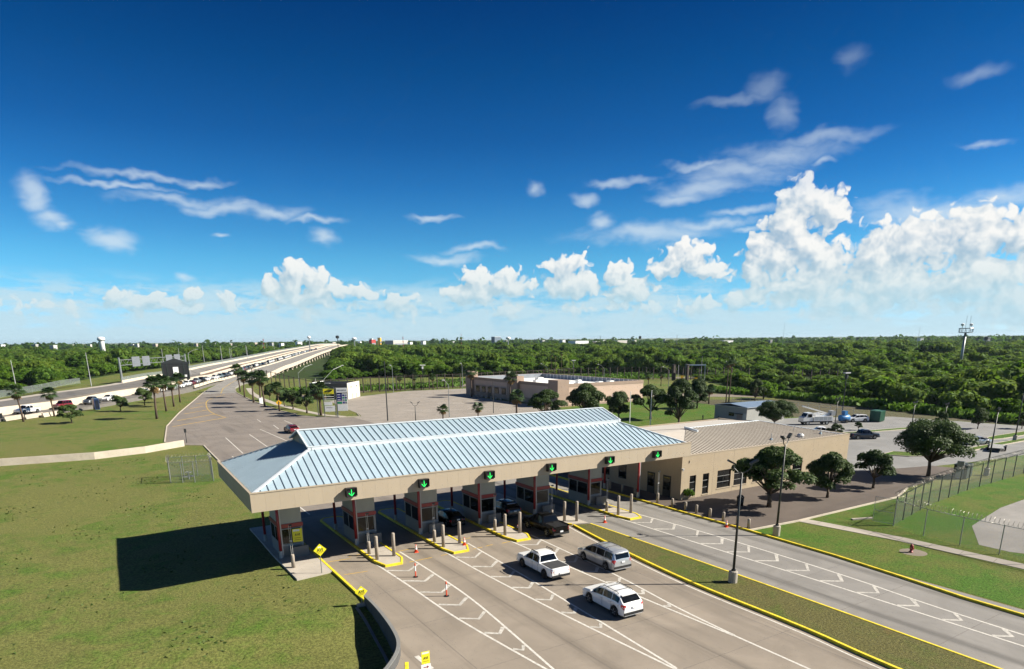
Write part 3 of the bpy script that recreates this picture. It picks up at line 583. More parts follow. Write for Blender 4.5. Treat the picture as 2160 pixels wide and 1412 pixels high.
# left concrete wall on the lawn and the curved retaining wall by the plaza
tag(rail([(-60, 137, hz(-60, 137)), (-40, 133, 0), (-14.2, 129.6, 0), (-1.5, 128.2, 0), (6, 130.5, 0), (12.6, 135.2, 0)], .35, -.6, 1.15, top=.28).obj('barrier_wall', M['wall_c']), 'long weathered concrete barrier crossing the left lawn', 'barrier')
wl = smooth_line([(*p, 0) for p in WALL], 5)
rw = tag(rail([(p[0] - .12, p[1], 0) for p in wl], .2, -2.4, .62).obj('retaining_wall', M['wall_k']), 'curved grey retaining wall beside the plaza at lower left', 'wall')  # wall colour lowered so shade on the lawn-side face is painted in
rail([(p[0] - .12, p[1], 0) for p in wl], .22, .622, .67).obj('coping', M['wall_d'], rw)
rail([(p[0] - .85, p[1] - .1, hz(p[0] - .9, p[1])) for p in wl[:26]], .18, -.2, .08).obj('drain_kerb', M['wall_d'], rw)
line(plaza, [(13.4, 33.8), (12.9, 32.6), (11.9, 31.4)], .22, .045, 'yellow', 'kerb_line'); line(plaza, [(14.2, 34.2), (14.3, 32.2)], .3, .045, 'white', 'lane_line')
# ================================================================== toll canopy
CA, CRZ = Vector((8.78, 51.8, 0)), R(-.9); CLN_, CD, ZB, ZT = 45.9, 16.8, 5.95, 7.4
can = thing('toll_canopy', CA, 'long toll canopy with ribbed blue steel roof and tan fascia', 'canopy', rz=CRZ)
def tolocal(x, y):
    d = Matrix.Rotation(-CRZ, 3, 'Z') @ (Vector((x, y, 0)) - CA); return d.x, d.y
mb = MB().box(.12, CLN_ - .12, .12, .2, ZB, ZT - .05).box(.12, .2, .2, CD - .2, ZB, ZT - .05).box(.12, CLN_ - .12, CD - .2, CD - .12, ZB, ZT - .05).box(CLN_ - .2, CLN_ - .12, .2, CD - .2, ZB, ZT - .05)
mb.obj('fascia_frame', M['fascia'], can)
n = 42; w = CLN_ / n; me = MB().box(.0025, w - .0025, .02, .118, ZB, ZT).mesh('fascia_panel', M['fascia'])
for i in range(n): put('fascia_panel', me, can, (i * w, 0, 0)); 
n2 = 16; w2 = CD / n2; me2 = MB().box(.02, .118, .0025, w2 - .0025, ZB, ZT).mesh('fascia_panel', M['fascia'])
for i in range(n2): put('fascia_panel', me2, can, (0, i * w2, 0))
mb = MB().box(-.02, CLN_ + .02, -.02, .16, ZT + .002, ZT + .09).box(-.02, .16, .162, CD, ZT + .002, ZT + .09); mb.obj('coping', M['fascia'], can)
MB().box(.2, CLN_ - .2, .21, CD - .21, ZB + .12, ZB + .2).obj('soffit', M['soffit'], can)
E0, BY, BZ, BX, UY, UZ, RZ_ = .3, 5.35, 9.6, 6.15, 5.15, 9.76, 10.82; MY = CD / 2; EZR = ZT - .08
sl = (BZ - EZR) / (BY - E0)
def zl(y): return EZR + (y - E0) * sl
pw = .61; ne = int((CLN_ - 2 * E0) / pw); pw = (CLN_ - 2 * E0) / ne; mids = None
for i in range(ne):
    xa, xb = E0 + i * pw, E0 + (i + 1) * pw
    def top(x): return min(BY, E0 + min(x - E0, CLN_ - E0 - x) * (BY - E0) / (BX - E0))
    ta, tb = top(xa), top(xb)
    if ta == BY and tb == BY:
        if mids is None:
            m1 = MB().quad((0, E0, zl(E0)), (pw, E0, zl(E0)), (pw, BY, BZ), (0, BY, BZ)).mesh('roof_panel', M['roof'])
            m2 = MB().beam((0, E0, zl(E0) + .03), (0, BY, BZ + .03), .042, .065).mesh('seam', M['seam']); mids = (m1, m2)
        p = put('roof_panel', mids[0], can, (xa, 0, 0)); put('seam', mids[1], p)
    else:
        p = MB().quad((xa, E0, zl(E0)), (xb, E0, zl(E0)), (xb, tb, zl(tb)), (xa, ta, zl(ta))).obj('roof_panel', M['roof'], can)
        if ta > E0 + .1: MB().beam((xa, E0, zl(E0) + .03), (xa, ta, zl(ta) + .03), .042, .065).obj('seam', M['seam'], p)
nu = int((CLN_ - 2 * (BX - .3)) / .61); pu = (CLN_ - 2 * (BX - .3)) / nu
m1 = MB().quad((0, UY, UZ), (pu, UY, UZ), (pu, MY, RZ_), (0, MY, RZ_)).mesh('roof_panel', M['roof']); m2 = MB().beam((0, UY, UZ + .03), (0, MY, RZ_ + .03), .042, .065).mesh('seam', M['seam'])
for i in range(nu): p = put('roof_panel', m1, can, (BX - .3 + i * pu, 0, 0)); put('seam', m2, p)
nl = 44; pl_ = (CD - 2 * E0) / nl; slx = (BZ - EZR) / (BX - E0)
for i in range(nl):
    ya, yb = E0 + i * pl_, E0 + (i + 1) * pl_
    def topx(y): return min(BX, E0 + min(y - E0, CD - E0 - y) * (BX - E0) / (BY - E0))
    ta, tb = topx(ya), topx(yb); zx = lambda x: EZR + (x - E0) * slx
    p = MB().quad((E0, ya, zx(E0)), (ta, ya, zx(ta)), (tb, yb, zx(tb)), (E0, yb, zx(E0))).obj('roof_panel', M['roof'], can)
    if ta > E0 + .1: MB().beam((E0, ya, zx(E0) + .02), (ta, ya, zx(ta) + .02), .06, .06).obj('seam', M['seam2'], p)
mb = MB(); C_ = CLN_
mb.quad((C_ - E0, E0, EZR), (C_ - E0, CD - E0, EZR), (C_ - BX, CD - BY, BZ), (C_ - BX, BY, BZ)); mb.quad((E0, CD - E0, EZR), (BX, CD - BY, BZ), (C_ - BX, CD - BY, BZ), (C_ - E0, CD - E0, EZR)); mb.quad((BX - .3, CD - UY, UZ), (BX - .3, MY, RZ_), (C_ - BX + .3, MY, RZ_), (C_ - BX + .3, CD - UY, UZ))
mb.obj('rear_roof', M['roof'], can)
for xg in (BX + .02, C_ - BX - .02):
    g = MB().add([(xg, BY - .3, BZ - .3), (xg, CD - BY + .3, BZ - .3), (xg, CD - BY + .3, UZ), (xg, MY, RZ_ - .02), (xg, BY - .3, UZ)], [(0, 1, 2, 3, 4)]).obj('gable', M['fascia'], can)
    MB().box(xg - .03, xg + .03, MY - .9, MY + .9, BZ - .1, BZ + .45).obj('vent', M['seam'], g)
MB().box(BX - .3, C_ - BX + .3, UY - .06, UY, BZ - .1, UZ - .01).obj('step_flashing', M['ridge'], can)
MB().beam((BX - .3, UY - .02, UZ + .045), (C_ - BX + .3, UY - .02, UZ + .045), .13, .07).obj('break_trim', M['ridge'], can)
MB().beam((BX - .3, MY, RZ_ + .07), (C_ - BX + .3, MY, RZ_ + .07), .3, .07).obj('ridge_cap', M['ridge'], can)
for a, b in [((E0, E0, EZR + .06), (BX, BY, BZ + .06)), ((C_ - E0, E0, EZR + .06), (C_ - BX, BY, BZ + .06)), ((E0, CD - E0, EZR + .06), (BX, CD - BY, BZ + .06)), ((C_ - E0, CD - E0, EZR + .06), (C_ - BX, CD - BY, BZ + .06))]:
    MB().beam(a, b, .26, .08).obj('hip_cap', M['ridge'], can)
for a in ((BX - .3, C_ - BX + .3)): MB().beam((a, UY, UZ + .04), (a, MY, RZ_ + .04), .12, .12).beam((a, CD - UY, UZ + .04), (a, MY, RZ_ + .04), .12, .12).obj('verge_trim', M['ridge'], can)
for xw in (11.8, 18.62, 25.05, 31.7, 38.5, 45.85, 53.3):
    for yw in (57.75, 63.95):
        x, y = tolocal(xw, yw)
        c = MB().cyl(x, y, .15, ZB + .15, .13, n=10).obj('column', M['red'], can, smooth=True)
        MB().cyl(x, y, .13, .8, .17, n=10).obj('column_guard', M['steel_w'], c)
        if yw < 60: MB().box(x + .14, x + .24, y - .06, y + .04, .2, ZB).obj('downpipe', M['steel_w'], c)

# lane signals on the fascia
for i, xw in enumerate((16.45, 22.8, 29.24, 36.0, 43.1, 49.45)):
    lx, _ = tolocal(xw, 51.5); wp = CA + Matrix.Rotation(CRZ, 3, 'Z') @ Vector((lx, 0, 0))
    t = thing('lane_signal', (wp.x, wp.y, 6.66), 'black lane signal with lit green arrow, %s from the left' % ORD[i], 'lane signal', 'lane signals on the canopy fascia', CRZ); t.scale = (.84, .9, .88)
    MB().box(-.48, .48, -.42, .015, -.42, .42).obj('housing', M['black'], t); MB().box(-.52, .52, -.60, -.3, .424, .46).box(-.52, -.484, -.60, -.3, -.3, .42).box(.484, .52, -.60, -.3, -.3, .42).obj('visor', M['black'], t)
    MB().box(-.028, .028, -.445, -.43, -.30, .32).beam((-.27, -.4375, -.02), (0, -.4375, -.30), .015, .055).beam((.27, -.4375, -.02), (0, -.4375, -.30), .015, .055).obj('arrow', M['arrow'], t)

# ================================================================== booths
def make_booth():
    t = put('toll_booth', None)
    W_, D_ = 1.95, 3.7
    MB().box(0, W_, 0, D_, .19, 1.25).obj('base_wall', M['booth'], t)
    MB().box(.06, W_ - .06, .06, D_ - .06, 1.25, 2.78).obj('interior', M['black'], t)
    for x in (0, W_ - .1):
        for y in (0, D_ - .1): MB().box(x, x + .1, y, y + .1, 1.252, 2.74).obj('post', M['steel_b'], t)
    def win(x0, x1, y0, y1, z0, z1):
        fr = MB()
        if y1 - y0 < .1:
            fr.box(x0, x1, y0 - .02, y0 + .04, z0, z0 + .07).box(x0, x1, y0 - .02, y0 + .04, z1 - .07, z1).box(x0, x0 + .06, y0 - .02, y0 + .04, z0 + .07, z1 - .07).box(x1 - .06, x1, y0 - .02, y0 + .04, z0 + .07, z1 - .07)
            f = fr.obj('window', M['steel_b'], t); MB().box(x0 + .061, x1 - .061, y0, y0 + .02, z0 + .071, z1 - .071).obj('pane', M['glass'], f)
        else:
            fr.box(x0 - .02, x0 + .04, y0, y1, z0, z0 + .07).box(x0 - .02, x0 + .04, y0, y1, z1 - .07, z1).box(x0 - .02, x0 + .04, y0, y0 + .06, z0 + .07, z1 - .07).box(x0 - .02, x0 + .04, y1 - .06, y1, z0 + .07, z1 - .07)
            f = fr.obj('window', M['steel_b'], t); MB().box(x0, x0 + .02, y0 + .061, y1 - .061, z0 + .071, z1 - .071).obj('pane', M['glass'], f)
    win(.12, W_ - .12, .02, .06, 1.27, 2.7); win(.02, .3, .12, 2.0, 1.27, 2.7); win(.02, .3, 2.05, D_ - .12, 1.27, 2.7); win(W_ - .05, W_, .12, 1.6, 1.27, 2.7); win(W_ - .05, W_, 2.6, D_ - .12, 1.27, 2.7)
    MB().box(-.06, W_ + .06, -.06, D_ + .06, 2.78, 3.12).obj('red_band', M['red'], t)
    MB().box(.02, W_ - .02, .02, D_ - .02, 3.122, ZB + .1).obj('upper_panel', M['boothw'], t)
    MB().box(W_ - .03, W_ + .02, 1.7, 2.5, .2, 2.6).obj('door', M['booth'], t)
    MB().box(-.02, W_ + .02, -.03, -.002, 1.16, 1.25).obj('sill', M['steel_w'], t)
    return t
bo = make_booth(); BX_ = [11.95] + [x + .35 for x in XI]
for i, x in enumerate(BX_):
    o = bo if i == 0 else copy_tree(bo); o.location = (x, 58.0, -.04 if i == 0 else 0)
    tag(o, 'glazed toll booth with red band under the canopy, %s from the left' % ORD[i], 'toll booth', 'toll booths')
    z0 = .15 if i == 0 else .19
    b = thing('concrete_block', (x + 1.2, 57.35, z0), 'grey concrete block guarding the front of the %s toll booth' % ORD[i], 'barrier', 'guard blocks before the booths')
    MB().prism([(-.55, -.12), (.95, -.12), (.95, .12), (-.55, .12)], 0, .95).obj('block', M['wall_d'], b); MB().box(-.57, .97, -.14, .14, -.01, .12).obj('plinth', M['wall_d'], b)
    for j in range(5): MB().box(-.45 + j * .3, -.41 + j * .3, -.135, -.121, .13, .93).obj('rib', M['wall_d'], b)

# bollards and signal masts
def bol(x, y, z, h, r, label, group):
    mb = MB().lathe([(r, 0), (r, h - .06), (r * .9, h - .015), (r * .5, h + .02)], n=14)
    return tag(mb.obj('bollard', M['bollard'], None, (x, y, z), smooth=True), label, 'bollard', group)
wh = ['first', 'second', 'third', 'fourth', 'fifth']
for i, (a, b) in enumerate([((18.68, 52.6), (20.3, 52.75)), ((25.1, 52.7), (26.85, 52.85)), ((31.8, 52.85), (33.4, 52.7)), ((39.6, 53.8), (40.7, 53.15)), ((45.9, 52.65), (47.6, 52.55))]):
    bol(*a, .19, 2.1, .155, 'tall concrete bollard at the left side of the %s kerbed island tip' % wh[i], 'tall bollards on the islands'); bol(*b, .19, 2.1, .155, 'tall concrete bollard at the right side of the %s kerbed island tip' % wh[i], 'tall bollards on the islands')
for i, (x, y) in enumerate([(12.05, 54.6), (18.66, 54.5), (25.1, 54.6), (31.75, 54.7), (38.75, 54.9), (45.85, 54.5), (53.3, 54.4)]):
    z0 = .15 if i in (0, 6) else .19
    lab = ['on the leftmost apron'] + ['on the %s island' % q for q in wh] + ['on the court kerb by the office']
    bol(x, y, z0, 1.15, .16, 'short concrete bollard at the foot of twin rods, %s' % lab[i], 'short bollards at the lanes')
    t = thing('camera_mast', (x, y, z0 + 1.17), 'slim twin steel rods with a small camera, %s' % lab[i], 'camera mast', 'camera masts at the lanes')
    for s in (-.07, .07): MB().cyl(s, 0, 0, 2.5, .018, n=5).obj('rod', M['steel_w'], t)
    MB().box(-.1, .1, -.03, .03, 1.1, 1.22).obj('bracket', M['steel_w'], t); MB().box(-.05, .2, -.06, .06, 2.45, 2.57).obj('camera_head', M['dark'], t)
for i, y in enumerate((52.2, 50.2, 48.6, 46.7, 44.9, 43.1, 41.7)):
    bol(53.45, y, .13, .95, .15, 'low concrete bollard along the yellow court kerb, %s from the canopy' % ORD[i], 'low bollards along the court')
for i in range(4): bol(53.6, 58.6 + i * 2.3, .13, 1.0, .15, 'shaded low bollard under the canopy by the office wall, %s from the front' % ORD[i], 'bollards in the canopy shade')

# ================================================================== office
of = thing('office_building', (56.5, 54.0, 0), 'tan stucco office with ribbed tan roof joined to the canopy', 'building')
OW, OD, OH = 32.6, 23.5, 5.25
wins = [(1.4, 2.45, .35, 2.85), (3.6, 4.65, .35, 2.85), (6.1, 8.5, .75, 2.95), (9.1, 11.5, .75, 2.95), (12.6, 14.6, .75, 2.95), (20.5, 22.5, .75, 2.95)]
mb = MB(); x = 0
for (a, b, z0, z1) in wins:
    mb.box(x, a, 0, .3, .05, OH); mb.box(a, b, 0, .3, .05, z0); mb.box(a, b, 0, .3, z1, OH); x = b
mb.box(x, OW, 0, .3, .05, OH); mb.box(0, .3, .3, OD, .05, OH); mb.box(OW - .3, OW, .3, OD, .05, OH); mb.box(.3, OW - .3, OD - .3, OD, .05, OH)
wall = mb.obj('wall', M['office'], of)
MB().box(-.03, OW + .03, -.03, .35, OH + .002, OH + .1).box(OW - .35, OW + .03, .352, OD, OH + .002, OH + .1).obj('coping', M['fascia'], wall)
for q in (5.3, 8.8, 16.5, 24.5): MB().box(q, q + .02, -.004, .01, .1, OH).obj('joint', M['joint'], wall)
for (a, b, z0, z1) in wins:
    f = MB(); bw = .07
    f.box(a, b, .1, .18, z0, z0 + bw).box(a, b, .1, .18, z1 - bw, z1).box(a, a + bw, .1, .18, z0 + bw, z1 - bw).box(b - bw, b, .1, .18, z0 + bw, z1 - bw)
    h = (z1 - z0) / 3
    for j in (1, 2): f.box(a + bw, b - bw, .11, .17, z0 + j * h - .03, z0 + j * h + .03)
    if b - a > 2: f.box((a + b) / 2 - .03, (a + b) / 2 + .03, .105, .165, z0 + bw, z1 - bw)
    f = f.obj('window', M['black'], of)
    for j in range(3): MB().box(a + .071, b - .071, .13, .15, z0 + j * h + .075, z0 + (j + 1) * h - .035).obj('pane', M['glass'], f)
    MB().box(a + bw, b - bw, .1, .109, z0 + h - .02, z0 + h + .02).box(a + bw, b - bw, .1, .109, z0 + 2 * h - .02, z0 + 2 * h + .02).obj('glazing_bar', M['steel_w'], f)
    MB().box(a - .05, b + .05, -.06, .1, z0 - .08, z0 - .002).obj('sill', M['fascia'], f)
for y in (1.6, 4.3): d = MB().box(-.04, -.003, y, y + 1.3, .13, 2.7).obj('door', M['black'], of); MB().box(-.055, -.041, y + .12, y + 1.18, 1.0, 2.5).obj('pane', M['glass'], d)
for y in (9.5, 12.8, 16): d = MB().box(-.04, -.003, y, y + 1.5, 1.0, 2.9).obj('window', M['black'], of); MB().box(-.055, -.041, y + .1, y + 1.4, 1.1, 2.8).obj('pane', M['glass'], d)
MB().box(.3, OW - .3, .3, OD - .3, 4.2, 4.4).obj('ceiling', M['soffit'], of)
# ribbed roof: front slope rises from behind the parapet to the ridge, hipped at the right
RY, RZo, EZ = 10.0, 6.65, 5.15; ns = 58; x0r, x1r = .6, OW - .5; rx0, rx1 = 10.8, 25.5; ds = (x1r - x0r) / ns
for i in range(ns):
    xa, xb = x0r + i * ds, x0r + (i + 1) * ds
    def fy(x): return .6 + (RY - .6) * min(1, (x - x0r) / (rx0 - x0r), (x1r - x) / (x1r - rx1))
    fz = lambda y: EZ + (RZo - EZ) * (y - .6) / (RY - .6)
    ya, yb = fy(xa), fy(xb)
    p = MB().quad((xa, .6, EZ), (xb, .6, EZ), (xb, yb, fz(yb)), (xa, ya, fz(ya))).obj('roof_panel', M['tanroof'], of)
    if ya > .8: MB().beam((xa, .6, EZ + .02), (xa, ya, fz(ya) + .02), .09, .08).obj('seam', M['tanseam'], p)
mb = MB().quad((x1r, .6, EZ), (x1r, OD - .6, EZ), (rx1, RY + .8, RZo), (rx1, RY, RZo)).quad((x1r, OD - .6, EZ), (.6, OD - .6, EZ), (rx0, RY, RZo), (rx1, RY, RZo)).quad((.4, .5, EZ - .03), (.6, .5, EZ - .03), (rx0, RY, RZo - .05), (.4, RY, 6.0)).quad((.4, RY, 6.0), (rx0, RY, RZo - .05), (.6, OD - .6, EZ), (.4, OD - .6, EZ)); mb.obj('rear_roof', M['tanroof'], of)
MB().beam((rx0, RY, RZo + .05), (rx1, RY, RZo + .05), .3, .08).obj('ridge_cap', M['ridge'], of); MB().beam((rx1, RY, RZo + .05), (x1r, .6, EZ + .06), .2, .07).obj('hip_cap', M['ridge'], of)
MB().beam((rx0 - .1, RY - 2.2, RZo - .1), (rx0 - .1, RY + .2, RZo + .16), .2, .25).obj('roof_divider', M['ridge'], of)
for x, y in ((18.5, 2.2), (26.5, 4.6), (28.8, 2.0)):
    v = MB().cyl(x, y, EZ + .1, EZ + 1.1, .06, n=8).obj('vent_pipe', M['steel_w'], of); MB().lathe([(.3, EZ + .12), (.1, EZ + .5)], x, y, 8).obj('flashing', M['seam'], v)
v = MB().lathe([(.45, EZ + .1), (.45, EZ + .4), (.5, EZ + .42), (.25, EZ + .65)], 24.2, 1.9, 10).obj('roof_vent', M['steel_w'], of)
MB().box(-.15, .12, -.32, -.02, 3.75, 3.9).box(-.2, -.1, -.42, -.3, 3.62, 3.85).obj('wall_lamp', M['steel_w'], of); MB().box(1.1, 1.16, -.05, -.003, 4.4, 4.7).obj('wall_fixture', M['black'], of)
MB().box(OW + .003, OW + .1, .8, .95, .8, 4.6).obj('conduit', M['galv'], of)

# ================================================================== other buildings
pk = thing('stucco_building', (110.5, 153, 0), 'pink and brown flat-roofed building behind the parking lot', 'building')
PW, PD, PH = 31, 54, 6.2
mb = MB().box(0, PW, 0, .4, 0, PH).box(0, .4, .4, PD - .4, 0, PH).box(PW - .4, PW, .4, PD - .4, 0, PH).box(0, PW, PD - .4, PD, 0, PH); mb.obj('wall', M['pink'], pk)
MB().box(-.06, PW + .06, -.06, -.002, PH - .9, PH + .02).box(-.06, -.002, 0, PD, PH - .9, PH + .02).obj('cornice', M['brownw'], pk)
MB().box(-.08, -.003, 0, PD, 0, 1.5).box(-.08, PW + .08, -.08, -.003, 0, .5).obj('plinth', M['brownw'], pk)
for y0, y1, h in ((-.2, 4.5, 7.3), (21, 27, 7.6), (PD - 4, PD + .2, 8.0)): MB().box(-.9, 3.0 if y0 < 0 else 1.6, y0, y1, 0, h).obj('pilaster', M['brownw'], pk)
MB().box(.4, PW - .4, .4, PD - .4, 4.6, 4.75).obj('roof', M['wroof'], pk)
MB().box(PW - .44, PW - .4, .4, PD - .4, 4.76, PH - .02).box(.41, PW - .45, PD - .44, PD - .4, 4.76, PH - .02).obj('parapet_shade_lining', M['bluew'], pk)  # blue-grey sheets paint the shadow on the inner parapet faces
for j in range(24): MB().box(PW - .5, PW - .441, 2 + j * 2.1, 2.25 + j * 2.1, 4.76, PH - .05).obj('parapet_rib', M['wroof'], pk)
for x, y, s in ((9, 8, 1.8), (14, 10, 1.5), (17, 4, 1.7), (23, 6, 1.6), (8, 24, 1.6), (13, 30, 2.0), (20, 18, 1.4)): q = MB().box(x, x + s, y, y + s, 4.76, 4.76 + s * .8).obj('rooftop_unit', M['wroof'], pk); MB().cyl(x + s / 2, y + s / 2, 4.77 + s * .8, 4.9 + s * .8, s * .3, n=10).obj('fan', M['galv'], q)
for j, y in enumerate((29, 33.5, 38, 42, 46)):
    w_ = MB().box(-.1, -.004, y, y + 2.6, 1.5 if j != 2 else .05, 3.4).obj('window' if j != 2 else 'door', M['black'], pk); MB().box(-.12, -.101, y + .15, y + 2.45, 1.65, 3.25).obj('pane', M['glass'], w_)
    MB().box(-.9, -.1, y - .2, y + 2.8, 3.5, 3.65).obj('awning', M['brownw'], w_)
for j in range(6): tag(MB().lathe([(.28, 0), (.34, .6), (.2, .65)], n=10).obj('planter_post', M['island'], None, (108.6, 182 + j * 3.1, .03)), 'stubby pale post before the pink building, %s from its middle' % ORD[j], 'bollard', 'posts before the pink building')
# cream and grey flat building
A, B = Vector((59.8, 221.7)), Vector((69.9, 214.0)); u = (B - A).normalized(); ang = math.atan2(u.y, u.x)
cb = thing('duty_building', (A.x, A.y, 0), 'small flat-roofed building with one cream and one grey wall', 'building', rz=ang); bl = (B - A).length
MB().box(0, bl, 0, .3, 0, 5.1).box(0, .3, .3, 12.2, 0, 5.1).box(.3, bl - .3, 11.9, 12.2, 0, 5.1).obj('wall', M['greyw'], cb)
MB().box(bl - .3, bl + .02, -.02, 12.2, 0, 5.2).obj('side_wall', M['cream'], cb); MB().box(.3, bl - .3, .3, 11.9, 4.2, 4.3).obj('roof', M['bluew'], cb); MB().box(-.05, bl * .55, -.05, .3, 5.102, 5.25).box(-.05, .3, .3, 12, 5.102, 5.25).obj('coping', M['wroof'], cb)
MB().box(.6, bl - .6, -.06, -.003, .2, 2.6).obj('shopfront', M['glass'], cb)
for y in (3.0, 8.6): MB().box(bl + .021, bl + .3, y, y + .4, 3.6, 4.0).obj('flood_lamp', M['galv'], cb)
for y in (4.2, 8.2): MB().box(bl + .021, bl + .1, y, y + .12, .1, 1.6).obj('wall_post', M['rust'], cb)
# metal shed
sh = thing('metal_shed', (120.3, 97.0, 0), 'grey metal shed with low blue roof behind the office', 'shed')
MB().box(0, 13, 0, 9, 0, 3.6).obj('wall', M['metalw'], sh); MB().prism([(-.3, -.3), (13.3, -.3), (13.3, 9.3), (-.3, 9.3)], 3.602, 3.66).obj('eave', M['ridge'], sh)
MB().quad((-.3, -.3, 3.68), (13.3, -.3, 3.68), (13.3, 4.5, 4.25), (-.3, 4.5, 4.25)).quad((-.3, 4.5, 4.25), (13.3, 4.5, 4.25), (13.3, 9.3, 3.68), (-.3, 9.3, 3.68)).obj('roof', mat('shed_roof', (.32, .42, .55), .35, .08, .6, metal=.3), sh)
w_ = MB().box(-.05, -.003, 3.4, 4.9, 1.5, 2.3).obj('window', M['boxg'], sh); MB().box(-.07, -.051, 3.5, 4.8, 1.6, 2.2).obj('pane', M['glass'], w_); MB().box(-.06, -.003, 1.2, 2.6, 0, 2.0).obj('door', mat('door_pinkish', (.36, .30, .28), .7), sh); MB().box(-.05, -.003, .1, .9, 0, 2.3).obj('side_panel', M['steel_w'], sh)
MB().box(-.6, -.01, 1.0, 3.2, 2.1, 2.2).obj('canopy', M['dark'], sh); MB().box(-.08, -.003, 7.6, 7.9, .8, 1.1).obj('meter', M['dark'], sh)
tag(MB().box(-.8, .8, -.05, .05, .7, 1.1).box(-.7, -.6, -.05, .05, 0, .7).box(.6, .7, -.05, .05, 0, .7).obj('sawhorse', M['black'], None, (119.0, 108.2, .02), .6), 'dark low bench standing beside the metal shed', 'bench')
# pylon sign: two framed boards
sx, sy = 51.0, 166.0; srz = math.atan2(sx, sy) * -1 - .12
sg = thing('pylon_sign', (sx, sy, 0), 'tall roadside pylon sign with yellow, white, blue and green panels', 'sign', rz=srz)
for x in (-2.95, -.22, .22): MB().cyl(x, 0, 0, 7.2 if x > -2 else 6.4, .16 if x > 0 else .1, n=8).obj('post', M['galv'], sg)
def panel(x0, x1, z0, z1, m, name='panel'): return MB().box(x0, x1, -.3, -.14, z0, z1).obj(name, M[m], sg)
p = panel(-2.9, -.32, 5.7, 7.0, 'signy'); MB().beam((-2.5, -.315, 6.3), (-.7, -.315, 6.62), .01, .28).beam((-1.7, -.315, 6.2), (-1.0, -.315, 6.3), .01, .16).obj('lettering', M['ink'], p); MB().box(-2.6, -.7, -.312, -.302, 5.85, 5.97).obj('small_print', M['inko'], p)
for z in (5.0, 4.45, 3.95): p = panel(-2.8, -.4, z, z + .12, 'signw', 'slat')
p = panel(-2.8, -.9, 2.95, 3.75, 'signw'); p = panel(-2.75, -.32, 1.4, 2.8, 'signw'); MB().box(-2.4, -.9, -.312, -.302, 2.3, 2.42).obj('lettering', M['booth'], p)
p = panel(.32, 2.9, 6.0, 7.15, 'signw')
for j in range(7): MB().box(.55 + j * .32, .68 + j * .32, -.312, -.302, 6.35, 6.75).obj('letter', M['dark'], p)
for j in range(3): p = panel(.4, 1.55, 5.2 - j * .62, 5.75 - j * .62, 'signb'); MB().box(.5, 1.2, -.312, -.302, 5.42 - j * .62, 5.55 - j * .62).obj('lettering', M['signw'], p)
panel(.4, 1.55, 3.2, 3.8, 'signg'); p = panel(1.62, 2.85, 3.2, 5.75, 'signw')
for j in range(4):
    for q in range(2): MB().box(1.72 + q * .58, 2.2 + q * .58, -.312, -.302, 3.3 + j * .6, 3.75 + j * .6).obj('tile', M[('signb', 'galv', 'signg')[(j + q) % 3]], p)
panel(.4, 2.85, 1.5, 3.05, 'signw'); MB().box(-.9, -.3, -.6, -.2, 7.3, 7.45).box(-.1, .3, -.6, -.2, 7.3, 7.4).obj('flood_lamp', M['dark'], sg)

# ================================================================== signs, cones, posts
def text(parent, s, size, loc, m, name='lettering'):
    cu = bpy.data.curves.new('lettering', 'FONT'); cu.body = s; cu.size = size; cu.align_x = 'CENTER'; cu.align_y = 'CENTER'; cu.extrude = .003; cu.offset = size * .025; cu.materials.append(M[m])
    tmp = put('lettering', cu); me = bpy.data.meshes.new_from_object(tmp.evaluated_get(bpy.context.evaluated_depsgraph_get())); bpy.data.objects.remove(tmp)
    o = put(name, me, parent, loc); o.rotation_euler = (R(90), 0, 0); return o
FACE = -.10
def avi_diamond(x, y, z, h, s, label):
    t = thing('warning_sign', (x, y, z), label, 'sign', 'AVI signs', FACE)
    MB().cyl(0, 0, 0, h, .035, n=8).obj('post', M['galv'], t)
    b = MB().prism([(0, -s), (s, 0), (0, s), (-s, 0)], -.012, .012).obj('plate', M['signy'], t, (0, -.055, h)); b.rotation_euler = (R(90), 0, 0)
    text(b, 'AVI', s * .62, (0, 0, .016), 'ink').rotation_euler = (0, 0, 0)
    MB().box(-s * .32, s * .2, s * .38, s * .55, .0125, .014).obj('header', M['signw'], b)
    for q, wq in ((-.28, .55), (-.48, .35)): MB().box(-s * wq, s * wq, s * q - .03, s * q + .03, .0125, .015).obj('small_print', M['inko'], b)
    return t
t = avi_diamond(13.65, 51.9, .15, 2.0, .52, 'yellow diamond AVI sign on the pale toll apron')
t = avi_diamond(14.2, 43.85, -.05, 1.1, .46, 'yellow diamond AVI sign at the head of the curved wall'); MB().box(-.35, .35, -.2, .2, 0, .16).obj('footing', M['island'], t)
t = thing('lane_sign', (13.7, 31.7, .03), 'yellow AVI plate over a white arrow plate at the bottom edge', 'sign', 'AVI signs', FACE); t.scale = (.68, .68, .8)
MB().cyl(0, 0, 0, 1.75, .035, n=8).obj('post', M['galv'], t)
b = MB().box(-.36, .36, -.075, -.05, .95, 1.9).obj('plate', M['signy'], t); text(b, 'AVI', .27, (0, -.08, 1.38), 'ink'); MB().box(-.3, .3, -.079, -.076, 1.72, 1.85).obj('header', M['signw'], b); MB().box(-.25, .25, -.079, -.076, 1.12, 1.17).obj('small_print', M['inko'], b)
b = MB().box(-.42, .42, -.075, -.05, .45, .9).obj('arrow_plate', M['signw'], t); MB().box(-.22, .1, -.08, -.076, .65, .71).add([(.08, -.079, .57), (.08, -.079, .79), (.26, -.079, .68)], [(0, 2, 1)]).obj('arrow', M['inkr'], b)
t = thing('lane_sign', (13.35, 57.75, .15), 'yellow rectangular AVI plate hung before the leftmost booth', 'sign', 'AVI signs', FACE)
